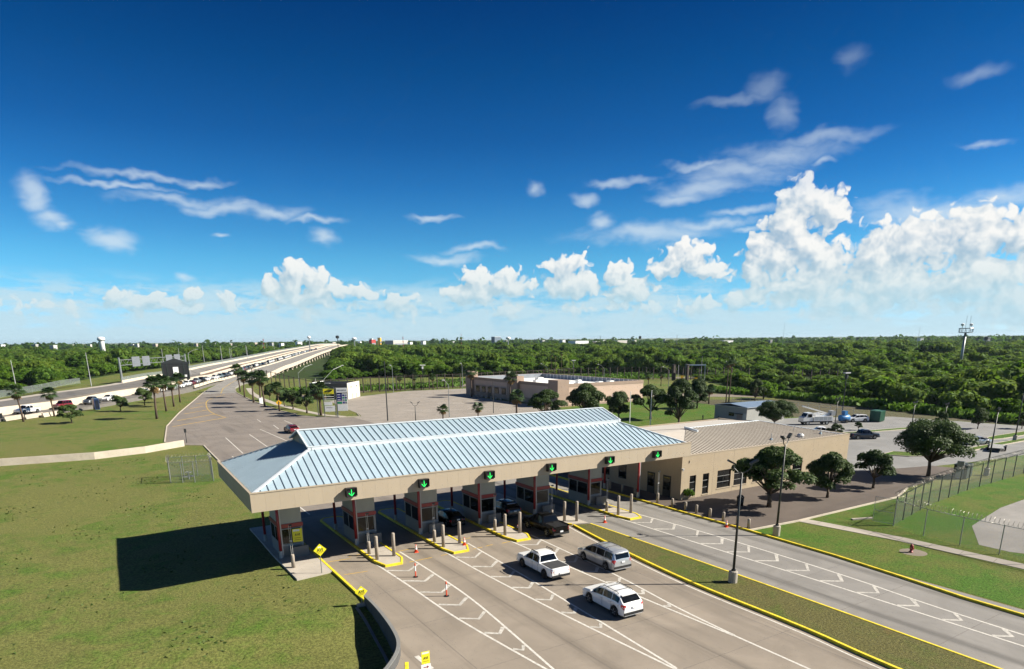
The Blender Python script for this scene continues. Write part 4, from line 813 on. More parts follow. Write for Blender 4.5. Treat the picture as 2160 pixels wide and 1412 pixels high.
MB().cyl(.36, 0, 0, 2.35, .03, n=6).obj('post', M['steel_w'], t); b = MB().box(-.42, .42, -.06, -.035, 1.25, 2.45).obj('plate', M['signy'], t); text(b, 'AVI', .3, (0, -.065, 1.9), 'ink'); MB().box(-.34, .2, -.064, -.061, 2.22, 2.4).obj('header', M['signw'], b)
for z in (1.62, 1.45): MB().box(-.28, .28, -.064, -.061, z - .03, z + .03).obj('small_print', M['inko'], b)
t = thing('warning_sign', (S(590, 868)[0], S(590, 868)[1], 0), 'amber diamond road sign in front of a palm by the curve', 'sign', rz=-.2); MB().cyl(0, 0, 0, 2.6, .05, n=6).obj('post', M['galv'], t); b = MB().prism([(0, -.8), (.8, 0), (0, .8), (-.8, 0)], -.02, .02).obj('plate', M['signo'], t, (0, -.07, 2.3)); b.rotation_euler = (R(90), 0, 0); MB().box(-.3, .3, -.08, .08, .021, .024).obj('symbol', M['ink'], b)
def cone(x, y, z, label, s=1.0):
    t = thing('traffic_cone', (x, y, z), label, 'cone', 'traffic cones')
    MB().prism([(-.19, -.19), (.19, -.19), (.19, .19), (-.19, .19)], 0, .04).obj('base', M['orange'], t)
    MB().lathe([(.15, .041), (.033, .72)], n=12).obj('cone_body', M['orange'], t, smooth=True)
    MB().lathe([(.118, .28), (.085, .46)], n=12).obj('band', M['refl'], t); MB().lathe([(.072, .54), (.057, .62)], n=12).obj('band', M['refl'], t); t.scale = (s,) * 3
cone(22.55, 53.1, .03, 'orange cone between the first and second kerbed islands'); cone(27.0, 52.2, .19, 'orange cone on the tip of the second kerbed island'); cone(43.1, 51.5, .03, 'orange cone in the bypass lane right of the black pickup'); cone(52.2, 43.4, .03, 'orange cone at the yellow kerb by the paved court'); cone(34.15, 54.3, .03, 'small orange cone in the shadow beside the black pickup', .7)
for i, (x, y) in enumerate([(19.85, 47.1), (20.1, 42.0)]):
    t = thing('delineator_post', (x, y, .03), 'orange and white delineator post between lanes, %s one' % ('farther' if i == 0 else 'nearer'), 'delineator', 'delineator posts')
    MB().lathe([(.2, 0), (.2, .04), (.08, .07)], n=12).obj('base', M['black'], t); MB().cyl(0, 0, .06, .52, .055, n=10).obj('post', M['orange'], t); MB().cyl(0, 0, .52, .95, .0555, n=10).obj('band', M['refl'], t); MB().lathe([(.055, .95), (.055, 1.12), (.03, 1.18)], n=10).obj('cap', M['orange'], t)
t = thing('fire_hydrant', (59.3, 28.9, .02), 'red fire hydrant on the lawn right of the bypass lane', 'hydrant'); MB().lathe([(.19, 0), (.19, .06), (.12, .08), (.12, .5), (.16, .52), (.16, .57), (.11, .68), (.04, .76)], n=12).obj('barrel', M['hyd'], t, smooth=True); MB().tube([(-.24, 0, .42), (.24, 0, .42)], .07, 8).obj('outlet', M['hyd'], t); MB().tube([(0, -.2, .36), (0, 0, .36)], .08, 8).obj('outlet', M['hyd'], t)
struct(MB().lathe([(1.15, -.05), (1.1, .015)], 59.5, 28.8, 14).obj('bare_patch', M['dirt']))
t = thing('litter_bin', (60.2, 48.4, .13), 'round black litter bin on the paved court', 'litter bin'); MB().lathe([(.36, 0), (.4, .9)], n=14).obj('drum', M['black'], t, smooth=True); MB().lathe([(.42, .9), (.42, .98), (.25, 1.2), (.05, 1.25)], n=14).obj('lid', M['black'], t, smooth=True)
t = thing('transformer_cabinet', (97.5, 42.6, .13), 'dark green utility cabinet behind the wire fence', 'cabinet', rz=.15); MB().box(-1.1, 1.1, -.8, .8, 0, 1.7).obj('case', M['boxg'], t); MB().box(-1.14, 1.14, -.84, .84, 1.702, 1.78).obj('lid', M['boxg'], t); MB().box(-1.5, -1.12, -.4, .4, 0, 2.3).obj('meter_post', M['galv'], t); MB().box(-.05, .05, -.83, -.803, .1, 1.6).obj('door_gap', M['black'], t)
t = thing('refuse_container', (147.9, 83.8, .02), 'green waste container at the far edge of the lot', 'container', rz=.2); MB().box(-1.5, 1.5, -1.1, 1.1, .15, 2.3).obj('bin', M['green_bin'], t); MB().box(-1.53, 1.53, -1.13, 0, 2.302, 2.4).box(-1.53, 1.53, .02, 1.13, 2.302, 2.5).obj('lid', M['green_bin'], t)
for j in range(5): MB().box(-1.3 + j * .62, -1.22 + j * .62, -1.16, -1.101, .2, 2.25).obj('rib', M['green_bin'], t)
for x, y in ((-1.3, -.9), (1.2, -.9), (-1.3, .9), (1.2, .9)): MB().box(x, x + .12, y - .06, y + .06, 0, .149).obj('foot', M['black'], t)
tag(MB().box(-1.2, 1.2, -.15, .15, 0, .14).obj('parking_stop', M['walk'], None, (*S(1818, 1096), .02), -.35), 'pale concrete strip lying on the lawn by the fence corner', 'kerb stop')
# ================================================================== vehicles
def paint(name, col, metal=.0, rough=.3):
    m = mat(name, col, rough, .03, .5, metal=metal, coat=.8); return m
CP = dict(white=paint('paint_white', (.78, .78, .78)), silver=paint('paint_silver', (.46, .48, .51), .5), black=mat('paint_black', (.004, .004, .0045), .25, .03, .5, spec=.22), grey=paint('paint_grey', (.14, .15, .165), .4), red=paint('paint_red', (.20, .010, .015)),
          blue=paint('paint_blue', (.02, .05, .14), .2), navy=paint('paint_navy', (.010, .016, .035), .2), teal=paint('paint_teal', (.22, .30, .33), .3), beige=paint('paint_beige', (.45, .40, .32), .2))
M['tyre'] = mat('tyre', (.012, .012, .012), .85); M['rim'] = mat('rim_alloy', (.45, .46, .47), .3, .1, 3, metal=.8); M['rimd'] = mat('rim_dark', (.04, .04, .042), .35, .1, 3, metal=.6); M['trim'] = mat('trim_black', (.02, .02, .021), .6)
M['tail'] = mat('lamp_red', (.55, .010, .012), .25, .1, 4, coat=.6); M['head'] = mat('lamp_clear', (.70, .72, .74), .12, .05, 4, coat=.8); M['plate'] = mat('number_plate', (.72, .73, .75), .5); M['cover'] = mat('bed_cover', (.05, .05, .052), .75, .15, 1.5)
SPEC = {
 'suv': dict(L=4.8, w=.95, r=.37, ax=(-1.42, 1.43), gc=.27, top=[(-2.4, .86), (-2.33, 1.04), (-2.22, 1.14), (-1.74, 1.56), (-1.25, 1.65), (-.2, 1.68), (.42, 1.6), (1.16, 1.12), (1.32, 1.07), (2.1, .97), (2.33, .84), (2.4, .62)], belt=[(-2.4, .8), (-2.25, 1.0), (-1.5, 1.10), (.95, .98), (1.3, .99), (2.1, .88), (2.4, .55)], side=[(-1.82, -1.12), (-1.05, -.14), (-.06, 1.02)], ws=(.45, 1.14), rw=(-2.2, -1.77)),
 'jeep': dict(L=4.3, w=.93, r=.40, ax=(-1.3, 1.3), gc=.34, top=[(-2.15, .95), (-2.1, 1.2), (-2.0, 1.74), (-1.6, 1.82), (.2, 1.82), (.42, 1.76), (.75, 1.2), (.9, 1.15), (1.9, 1.1), (2.1, .95), (2.15, .6)], belt=[(-2.15, .9), (-2.0, 1.12), (.7, 1.12), (1.9, 1.02), (2.15, .55)], side=[(-1.9, -1.0), (-.92, -.2), (-.12, .62)], ws=(.44, .74), rw=(-2.09, -2.01)),
 'pickup': dict(L=5.45, w=.96, r=.39, ax=(-1.68, 1.62), gc=.36, top=[(-2.72, .9), (-2.70, 1.07), (-1.02, 1.09), (-.98, 1.12), (-.76, 1.70), (-.3, 1.79), (.35, 1.77), (.62, 1.67), (1.24, 1.18), (1.4, 1.14), (2.35, 1.07), (2.62, .95), (2.72, .6)], belt=[(-2.72, .88), (-2.62, 1.04), (-1.0, 1.06), (1.2, 1.06), (1.4, 1.08), (2.35, 1.0), (2.72, .55)], side=[(-.78, -.02), (.06, 1.05)], ws=(.65, 1.22), rw=(-.965, -.79), bed=(-2.6, -1.08)),
 'van': dict(L=5.15, w=1.0, r=.34, ax=(-1.55, 1.53), gc=.22, top=[(-2.57, .8), (-2.53, 1.05), (-2.34, 1.60), (-2.1, 1.70), (-.3, 1.76), (.5, 1.68), (1.5, 1.14), (1.65, 1.08), (2.3, .90), (2.5, .75), (2.57, .55)], belt=[(-2.57, .75), (-2.4, 1.02), (1.2, 1.0), (1.6, 1.0), (2.3, .82), (2.57, .5)], side=[(-2.26, -1.3), (-1.22, -.2), (-.12, 1.3)], ws=(.55, 1.48), rw=(-2.51, -2.36)),
 'sedan': dict(L=4.8, w=.91, r=.33, ax=(-1.4, 1.42), gc=.2, top=[(-2.4, .72), (-2.36, .95), (-1.8, 1.02), (-1.02, 1.37), (-.4, 1.45), (.3, 1.42), (1.12, 1.02), (1.27, .97), (2.2, .8), (2.4, .52)], belt=[(-2.4, .68), (-2.2, .9), (-1.5, .95), (.95, .91), (1.3, .9), (2.2, .74), (2.4, .48)], side=[(-1.15, -.2), (-.12, .92)], ws=(.34, 1.10), rw=(-1.76, -1.05))}
def prof(sp):
    t = sp['top']; b = sp['belt']
    ty, tz = [p[0] for p in t], [p[1] for p in t]; by, bz = [p[0] for p in b], [p[1] for p in b]; L = sp['L'] / 2
    top = lambda y: float(np.interp(y, ty, tz)); belt = lambda y: min(float(np.interp(y, by, bz)), top(y) - .02)
    def wd(y):
        e = min(y + L, L - y); return sp['w'] * (1 - .13 * max(0, 1 - e / .5) ** 2.2)
    def ring(y):
        tp, bl, w = top(y), belt(y), wd(y); zb = sp['gc']
        for a in sp['ax']:
            q = (sp['r'] + .07) ** 2 - (y - a) ** 2
            if q > 0: zb = max(zb, sp['r'] + math.sqrt(q) * .98)
        zb = min(zb, bl - .1); c = min(1, max(0, (tp - bl - .05) / .4)); wt = w - .07 - .15 * c
        zm = zb + (bl - zb) * .55
        return [(0, zb), (w * .93, zb), (w * .985, zb + .05), (w, zm), (w - .015, bl - .05), (w - .04, bl), (wt + .02, bl + (tp - bl) * .88), (wt - .10, tp), (0, tp + .025 * (1 if c > .5 else .6))]
    return top, belt, wd, ring
def body_mb(sp, n=44, mb=None, mi=0):
    top, belt, wd, ring = prof(sp); L = sp['L'] / 2
    ys = set(np.linspace(-L, L, n)); ys |= {p[0] for p in sp['top']}
    for a in sp['ax']: ys |= set(a + np.linspace(-1, 1, 9 if n > 30 else 5) * (sp['r'] + .069))
    ys = sorted(ys); ys = [y for i, y in enumerate(ys) if i == 0 or y - ys[i - 1] > .012]; vs = []; mb = mb or MB()
    for y in ys:
        h = ring(y); vs += [(x, y, z) for x, z in h] + [(-x, y, z) for x, z in h[-2:0:-1]]
    k_ = 16; fs = [(i * k_ + j, i * k_ + (j + 1) % k_, (i + 1) * k_ + (j + 1) % k_, (i + 1) * k_ + j)[::-1] for i in range(len(ys) - 1) for j in range(k_)]
    fs += [tuple(range(k_)), tuple(range((len(ys) - 1) * k_, len(ys) * k_))[::-1]]
    return mb.add(vs, fs, mi)
def side_glass(sp, a, b, s, mb, mi=0, n=5):
    top, belt, wd, ring = prof(sp); A, B = [], []
    for y in np.linspace(a, b, n):
        r = ring(y); p, q = r[5], r[6]; f0, f1 = .1, .93
        if q[1] - p[1] < .06: f0, f1 = .4, .6
        A.append((s * (p[0] + (q[0] - p[0]) * f0 + .012), y, p[1] + (q[1] - p[1]) * f0)); B.append((s * (p[0] + (q[0] - p[0]) * f1 + .012), y, p[1] + (q[1] - p[1]) * f1))
    return mb.strip(A, B, mi) if s > 0 else mb.strip(B, A, mi)
def top_glass(sp, a, b, mb, mi=0):
    top, belt, wd, ring = prof(sp); ya = np.linspace(a, b, 5); rows = []
    dz = top(b) - top(a); nl_ = math.hypot(b - a, dz); ny, nz = -dz / nl_ * .014, (b - a) / nl_ * .014
    for y in ya:
        r = ring(y); x = r[7][0] + .03; rows.append([(-x, y + ny, r[7][1] + nz), (0, y + ny, r[8][1] + nz + .004), (x, y + ny, r[7][1] + nz)])
    vs = [p for r in rows for p in r]
    return mb.add(vs, [(i * 3 + j, i * 3 + j + 1, i * 3 + j + 4, i * 3 + j + 3) for i in range(4) for j in range(2)], mi)
KITS = {}
def kit(kind):
    if kind in KITS: return KITS[kind]
    sp = SPEC[kind]; top, belt, wd, ring = prof(sp); L = sp['L'] / 2; out = []
    b = body_mb(sp).mesh('body', CP['white'], True); b.set_sharp_from_angle(angle=R(32)); out.append(('body', b, None))
    for s in (1, -1):
        for (a, c) in sp['side']: out.append(('side_window', side_glass(sp, a, c, s, MB()).mesh('side_window', M['glass']), None))
    out.append(('windscreen', top_glass(sp, *sp['ws'], MB()).mesh('windscreen', M['glass']), None)); out.append(('rear_window', top_glass(sp, *sp['rw'], MB()).mesh('rear_window', M['glass']), None))
    for s in (1, -1):
        w = sp['w']; zt = belt(-L + .2)
        if kind == 'pickup': z0, z1, y0, y1, xi = .68, 1.0, -L - .015, -L + .12, .14
        elif kind == 'van': z0, z1, y0, y1, xi = .74, 1.06, -L - .0, -L + .25, .17
        elif kind == 'sedan': z0, z1, y0, y1, xi = .66, .86, -L - .01, -L + .25, .34
        else: z0, z1, y0, y1, xi = .72, 1.08, -L - .005, -L + .28, .16
        wr = wd(-L + .02) + .006
        tl = MB().add([(s * (wr - xi), y0, z0 + .1), (s * wr, y0 + .03, z0), (s * (wd(y1) + .006), y1, z1 - .16), (s * (wd(y1) + .006), y1, z1), (s * (wr - .02), y0 + .09, z1), (s * (wr - xi), y0 + .03, z1)], [(0, 1, 4, 5) if s > 0 else (5, 4, 1, 0), (1, 2, 3, 4) if s > 0 else (4, 3, 2, 1)])
        out.append(('tail_lamp', tl.mesh('tail_lamp', M['tail']), None))
        hl = MB().box(min(s * (w * .55), s * (w * .86)), max(s * (w * .55), s * (w * .86)), L - .16, L - .02, .62, .80); out.append(('headlamp', hl.mesh('headlamp', M['head']), None))
        ym = sp['ws'][1] - .12; out.append(('door_mirror', MB().box(min(s * (w - .02), s * (w + .2)), max(s * (w - .02), s * (w + .2)), ym - .1, ym + .06, belt(ym) + .0, belt(ym) + .17).mesh('door_mirror', CP['white']), None))
        for (a, c) in sp['side'][-2:]: out.append(('door_handle', MB().box(min(s * (w - .01), s * (w + .022)), max(s * (w - .01), s * (w + .022)), a + .04, a + .22, belt(a) - .17, belt(a) - .13).mesh('door_handle', CP['white']), None))
        for (a, c) in sp['side']: out.append(('door_gap', MB().box(min(s * (w - .02), s * (w + .004)), max(s * (w - .02), s * (w + .004)), a - .04, a - .028, .42, belt(a) - .06).mesh('door_gap', M['trim']), None))
    out.append(('bumper', MB().box(-sp['w'] * .88, sp['w'] * .88, -L - .04, -L + .2, .34, .52).mesh('bumper', M['trim']), None)); out.append(('bumper', MB().box(-sp['w'] * .84, sp['w'] * .84, L - .2, L + .03, .32, .5).mesh('bumper', M['trim']), None))
    out.append(('number_plate', MB().box(-.16, .16, -L - .055, -L - .02, .56 if kind == 'pickup' else .78, .70 if kind == 'pickup' else .92).mesh('number_plate', M['plate']), None)); out.append(('grille', MB().box(-.45, .45, L - .05, L + .015, .55, .78).mesh('grille', M['trim']), None))
    out.append(('underbody', MB().box(-sp['w'] * .84, sp['w'] * .84, -L + .25, L - .3, sp['gc'] - .06, sp['r'] * 2 + .02).mesh('underbody', M['trim']), None))
    if 'bed' in sp: out.append(('bed_cover', MB().box(-.8, .8, sp['bed'][0], sp['bed'][1], 1.08, 1.112).mesh('bed_cover', M['cover']), None)); out.append(('tailgate', MB().box(-.66, .66, -L - .022, -L - .004, .62, 1.02).mesh('tailgate', CP['white']), None))
    elif kind in ('suv', 'van'):
        for s in (-1, 1): out.append(('roof_rail', MB().tube([(s * .62, -1.5, top(-1.5) + .0), (s * .63, -1.4, top(-1.3) + .06), (s * .63, .1, 1.74 if kind == 'suv' else 1.8), (s * .62, .25, top(.25) - .0)], .022, 6).mesh('roof_rail', M['trim']), None))
        for y in (-1.1, -.25): out.append(('cross_bar', MB().tube([(-.62, y, top(y) + .07), (.62, y, top(y) + .07)], .018, 6).mesh('cross_bar', M['trim']), None))
        out.append(('spoiler', MB().box(-.62, .62, sp['rw'][1] - .12, sp['rw'][1] + .05, top(sp['rw'][1]) + .0, top(sp['rw'][1]) + .05).mesh('spoiler', CP['white']), None))
    ty = MB().wheel(-.11, .11, 0, 0, sp['r'], 22).mesh('wheel', M['tyre'], True); ty.set_sharp_from_angle(angle=R(40)); rm = MB().lathe([(sp['r'] * .68, .0), (sp['r'] * .68, .02), (sp['r'] * .55, .006), (sp['r'] * .2, .012), (sp['r'] * .16, .03)], n=10)
    sk = MB()
    for j in range(5):
        a = 2 * math.pi * j / 5; sk.beam((math.cos(a) * .06, math.sin(a) * .06, .014), (math.cos(a) * sp['r'] * .62, math.sin(a) * sp['r'] * .62, .014), .07, .02)
    KITS[kind] = (out, ty, rm.mesh('rim', M['rimd']), sk.mesh('spokes', M['rim'])); return KITS[kind]
BODYP = ('body', 'door_mirror', 'door_handle', 'tailgate', 'spoiler'); PCACHE = {}
def recol(me, m):
    key = (me.name, m.name)
    if key not in PCACHE: c = me.copy(); c.materials[0] = m; PCACHE[key] = c
    return PCACHE[key]
def vehicle(name, kind, col, x, y, z, rz, label, cat, group=None, rim='rim', skip=()):
    sp = SPEC[kind]; parts, ty, rm, sk = kit(kind); t = thing(name, (x, y, z), label, cat, group, rz)
    for pn, me, _ in parts:
        if pn in skip: continue
        put(pn, recol(me, CP[col]) if pn in BODYP else me, t)
    for a in sp['ax']:
        for s in (-1, 1):
            w = put('wheel', ty, t, (s * (sp['w'] - .105), a, sp['r'])); r_ = put('rim', rm, w, (s * .112, 0, 0)); r_.rotation_euler = (0, s * R(90), 0)
            if rim != 'dark': q = put('spokes', sk, w, (s * .118, 0, 0)); q.rotation_euler = (0, s * R(90), 0)
    return t
vehicle('sport_utility_vehicle', 'suv', 'white', 29.1, 33.75, .03, R(-1.5), 'white sport utility vehicle with roof bars nearest the viewer', 'car')
t = vehicle('pickup_truck', 'pickup', 'white', 29.25, 42.75, .03, R(-1), 'white double-cab pickup with grey bed cover on the plaza', 'pickup', rim='dark')
for s in (-1, 1): MB().tube([(s * .72, -.55, 1.79), (s * .73, -.45, 1.87), (s * .73, .4, 1.86), (s * .72, .5, 1.76)], .035, 6).obj('roof_rail', M['trim'], t)
vehicle('minivan', 'van', 'silver', 34.75, 41.55, .03, R(-1.5), 'silver minivan with roof rack beside the grass median', 'minivan')
t = vehicle('pickup_truck', 'pickup', 'black', 36.15, 52.35, .03, R(-1), 'black pickup half in the canopy shade by the cone', 'pickup', skip=('bed_cover',)); MB().box(-.78, .78, -2.62, -1.08, 1.075, 1.10).obj('bed_floor', M['black'], t); t.scale = (1.05, 1.05, 1.06)
for s in (-.86, .86): MB().box(s - .05, s + .05, -2.66, -1.06, 1.05, 1.17).obj('bed_rail', CP['black'], t)
vehicle('saloon_car', 'sedan', 'black', 29.5, 60.6, .03, 0, 'black saloon stopped beside the third toll booth', 'car')
vehicle('sport_utility_vehicle', 'suv', 'navy', 36.1, 60.3, .03, 0, 'dark blue sport utility vehicle stopped under the canopy', 'car')
vehicle('sport_utility_vehicle', 'suv', 'red', 33.9, 142.6, .03, R(4), 'red sport utility vehicle driving away behind the canopy roof', 'car')
# waiting queue on the highway and the bridge
def along(Yv):
    for a, b in zip(CLN[:-1], CLN[1:]):
        if a[1] <= Yv <= b[1]:
            t = (Yv - a[1]) / (b[1] - a[1]); return [a[c] + (b[c] - a[c]) * t for c in range(3)], math.atan2(b[0] - a[0], b[1] - a[1])
    return CLN[-1], 0
SEQ = [('pickup', 'white'), ('jeep', 'red'), ('pickup', 'grey'), ('sedan', 'white'), ('suv', 'white'), ('suv', 'white'), ('sedan', 'silver'), ('suv', 'white'), ('pickup', 'white'), ('sedan', 'red'), ('pickup', 'silver'), ('suv', 'black'), ('sedan', 'white'), ('suv', 'white'), ('pickup', 'teal'), ('suv', 'navy'), ('sedan', 'grey'), ('suv', 'white'), ('pickup', 'beige'), ('suv', 'red')]
CN = dict(suv='sport utility vehicle', jeep='boxy off-roader', pickup='pickup', sedan='saloon', van='minivan'); NM = dict(suv='sport_utility_vehicle', jeep='off_roader', pickup='pickup_truck', sedan='saloon_car', van='minivan')
YS = [S(20, 874, .7)[1], S(97, 864, .8)[1], S(165, 854, .9)[1], S(226, 846, 1.0)[1], S(275, 834, 1.3)[1]]
yy = YS[-1] + 9
while len(YS) < 20: YS.append(yy); yy += 7.6
for i, (kd, c) in enumerate(SEQ):
    p, h = along(YS[i]); vehicle(NM[kd], kd, c, p[0], p[1], p[2] + .02, math.pi - h, '%s %s waiting in the highway queue, %s from the left edge' % (c, CN[kd], ordn(i)), 'car' if kd != 'pickup' else 'pickup', 'vehicles queuing on highway and bridge', skip=('door_handle', 'door_gap', 'number_plate', 'grille')).scale = (1.2, 1.2, 1.25)
LO = {}
def low_car(kind, col):
    if (kind, col) not in LO:
        sp = SPEC[kind]; mb = body_mb(sp, 18)
        for s in (1, -1):
            for (a, c) in sp['side']: side_glass(sp, a, c, s, mb, 1, 3)
        top_glass(sp, *sp['ws'], mb, 1); top_glass(sp, *sp['rw'], mb, 1)
        for a in sp['ax']:
            for s in (-1, 1): x = s * (sp['w'] - .1); mb.wheel(x - .1, x + .1, a, sp['r'], sp['r'], 10, 2)
        LO[(kind, col)] = mb.mesh('car', [CP[col], M['glass'], M['tyre']])
    return LO[(kind, col)]
kinds = ['suv', 'sedan', 'pickup', 'suv', 'van', 'sedan', 'suv']; cols = ['white', 'grey', 'white', 'black', 'silver', 'white', 'navy', 'teal', 'white', 'red', 'grey', 'beige', 'silver']
yy = YS[-1] + 9; i = 20
while i < 68:
    kd, c = kinds[(i * 3 + i // 5) % 7], cols[(i * 5 + i // 7) % 13]; p, h = along(yy)
    tag(put(NM[kd], low_car(kd, c), None, (p[0] + random.uniform(-.4, .4), p[1], p[2] + .02), math.pi - h, (1.18, 1.18, 1.25)), '%s %s far up the bridge queue, %s from the left edge' % (c, CN[kd], ordn(i)), 'car' if kd != 'pickup' else 'pickup', 'vehicles queuing on highway and bridge')
    yy += random.uniform(7.0, 10.5) + (i - 20) * .08; i += 1
# parked vehicles in the side lot
vehicle('sport_utility_vehicle', 'suv', 'white', 143.8, 86.0, .02, R(62), 'white sport utility vehicle parked between blue tank and green container', 'car')
vehicle('pickup_truck', 'pickup', 'navy', 120.6, 70.4, .02, R(-116), 'dark blue pickup facing right beside the office', 'pickup')
vehicle('pickup_truck', 'pickup', 'white', 117.6, 77.3, .02, R(40), 'white pickup half hidden behind the office parapet', 'pickup')
vehicle('saloon_car', 'sedan', 'silver', 130.2, 55.6, .02, R(-112), 'pale silver saloon behind the large live oak', 'car')
t = thing('bucket_truck', (132.4, 88.4, .02), 'white utility truck with folded boom and bucket in the lot', 'truck', rz=R(64))
MB().prism([(-1.1, -3.2), (1.1, -3.2), (1.1, 3.4), (-1.1, 3.4)], .55, .85).obj('chassis', M['trim'], t)
cabm = MB().add([(s * 1.05, y, z) for s in (-1, 1) for y, z in ((1.3, .7), (3.4, .7), (3.4, 1.6), (2.9, 1.75), (2.5, 2.55), (1.3, 2.6))], [(0, 1, 2, 3, 4, 5), (11, 10, 9, 8, 7, 6)] + [(i, i + 6, (i + 1) % 6 + 6, (i + 1) % 6) for i in range(6)]).obj('cab', CP['white'], t)
for s in (-1, 1): MB().box(min(s * 1.055, s * 1.075), max(s * 1.055, s * 1.075), 1.55, 2.45, 1.7, 2.35).obj('window', M['glass'], cabm)
MB().quad((-.95, 2.91, 1.82), (.95, 2.91, 1.82), (.95, 2.56, 2.5), (-.95, 2.56, 2.5)).obj('windscreen', M['glass'], cabm)
MB().box(-1.15, 1.15, -3.2, 1.1, .852, 1.85).obj('utility_body', CP['white'], t); MB().box(-.5, .5, -.6, .4, 1.852, 2.5).obj('turret', CP['white'], t)
for j in range(4): MB().box(-1.165, -1.151, -2.9 + j * .98, -2.05 + j * .98, 1.0, 1.75).obj('locker_door', CP['silver'], t)
MB().beam((0, -.1, 2.5), (.1, -3.0, 1.95), .32, .32).beam((.1, -3.0, 2.2), (0, 3.4, 4.0), .24, .26).obj('boom', CP['white'], t); MB().box(-.75, .75, -3.9, -3.05, 1.9, 2.9).obj('bucket', M['steel_w'], t)
for x in (-.95, .95):
    for y in (-2.0, 2.4): w = MB().wheel(x - .14, x + .14, y, .45, .45, 16).obj('wheel', M['tyre'], t); MB().wheel(x + math.copysign(.141, x) - .01, x + math.copysign(.141, x) + .01, y, .45, .26, 10).obj('rim', M['rim'], w)
t = thing('tank_trailer', (139.9, 86.6, .02), 'blue tank trailer parked beside the white utility vehicle', 'trailer', rz=R(75)); MB().tube([(0, -1.3, 1.1), (0, -1.1, 1.1), (0, 1.1, 1.1), (0, 1.3, 1.1)], [.45, .68, .68, .45], 14).obj('tank', M['bluep'], t, smooth=True); MB().box(-.5, .5, -.4, .4, 1.75, 2.6).obj('pump_box', M['bluep'], t); MB().box(-.6, .6, -1.3, 2.2, .38, .48).obj('frame', M['trim'], t)
for x in (-.75, .75): MB().wheel(x - .1, x + .1, -.1, .34, .34, 14).obj('wheel', M['tyre'], t)
t = thing('flatbed_trailer', (126.0, 50.6, .02), 'low flatbed trailer with pale deck on the lot road', 'trailer', rz=R(-70))
for j in range(6): MB().box(-1.0 + j * .334, -.675 + j * .334, -2.6, 2.4, .62, .68).obj('plank', M['haul'], t)
MB().box(-1.05, 1.05, -2.65, 2.45, .5, .615).obj('frame', M['trim'], t); MB().beam((-.6, 2.4, .55), (0, 3.8, .5), .09, .1).beam((.6, 2.4, .55), (0, 3.8, .5), .09, .1).beam((0, 3.7, .5), (0, 4.3, .5), .1, .1).cyl(0, 3.9, 0, .6, .04, n=6).obj('tongue', M['trim'], t)
for x in (-1.18, 1.18):
    MB().box(x - .14, x + .14, -.9, .95, .78, .83).obj('fender', M['trim'], t)
    for y in (-.45, .5): w = MB().wheel(x - .11, x + .11, y, .36, .36, 14).obj('wheel', M['tyre'], t); MB().wheel(x + math.copysign(.111, x) - .008, x + math.copysign(.111, x) + .008, y, .36, .2, 10).obj('rim', M['rim'], w)
# ================================================================== trees
def leaf_mesh(name, P, N, size, mats, mi=None, aspect=1.0, extra=None):
    n = len(P); N = N / np.linalg.norm(N, axis=1, keepdims=True)
    r = rng.normal(size=(n, 3)); U = np.cross(N, r); U /= np.linalg.norm(U, axis=1, keepdims=True); V = np.cross(N, U)
    s = (size * rng.uniform(.6, 1.3, n))[:, None] / 2
    q = np.stack([P - U * s - V * s * aspect, P + U * s * .8 - V * s * aspect * .7, P + U * s + V * s * aspect, P - U * s * .7 + V * s * aspect * .9], 1).reshape(-1, 3)
    F = np.arange(n * 4).reshape(-1, 4)
    ev, ef = (extra if extra else ([], []))
    vs = list(map(tuple, q.tolist())) + list(ev); off = n * 4
    me = bpy.data.meshes.new(name); me.from_pydata(vs, [], list(map(tuple, F.tolist())) + [tuple(i + off for i in f) for f in ef])
    for m in (mats if isinstance(mats, list) else [mats]): me.materials.append(m)
    if len(ef) and isinstance(mats, list): me.polygons.foreach_set('material_index', [0] * n + [1] * len(ef))
    me.update(); return me
def clump_points(clumps, n, inner=.55):
    C = np.array(clumps, float); w = C[:, 3] ** 2; idx = rng.choice(len(C), n, p=w / w.sum())
    d = rng.normal(size=(n, 3)); d /= np.linalg.norm(d, axis=1, keepdims=True); d[:, 2] = np.where(d[:, 2] < -.35, -d[:, 2] * .7, d[:, 2])
    rr = C[idx, 3] * (inner + (1 - inner) * rng.uniform(0, 1, n) ** .6)
    P = C[idx, :3] + d * rr[:, None] * np.array([1, 1, .8]); N = d + rng.normal(size=(n, 3)) * .5 + np.array([0, 0, .4]); return P, N
def broad_tree(seed, h, rad, trunk_h, n_leaf, leaf, m_leaf, ncl=18, flat=.62):
    rs = random.Random(seed); cl = []; limbs = MB()
    base_r = .05 * h * .55
    limbs.tube([(0, 0, -.2), (rs.uniform(-.1, .1), rs.uniform(-.1, .1), trunk_h * .5), (rs.uniform(-.2, .2), rs.uniform(-.2, .2), trunk_h)], [base_r * 1.35, base_r, base_r * .8], 9)
    for i in range(ncl):
        a = 2.4 * i + rs.uniform(-.4, .4); t = (i + .5) / ncl; lv = rs.random() ** .8; rr = rad * math.sqrt(max(.02, 1 - (lv * 1.9 - .75) ** 2 * .8)) * rs.uniform(.4, .8)
        zz = trunk_h + (h - trunk_h) * (.06 + .80 * lv)
        c = (rr * math.cos(a), rr * math.sin(a), zz, rad * rs.uniform(.19, .34)); cl.append(c)
        m = (c[0] * .45, c[1] * .45, trunk_h + (zz - trunk_h) * .4); limbs.tube([(0, 0, trunk_h * .85), m, c[:3]], [base_r * .5, base_r * .3, base_r * .1], 5)
    cl.append((0, 0, h - rad * .42, rad * .42)); P, N = clump_points(cl, n_leaf)
    return limbs.mesh('trunk', M['bark'], True), leaf_mesh('crown', P, N, leaf, M[m_leaf])
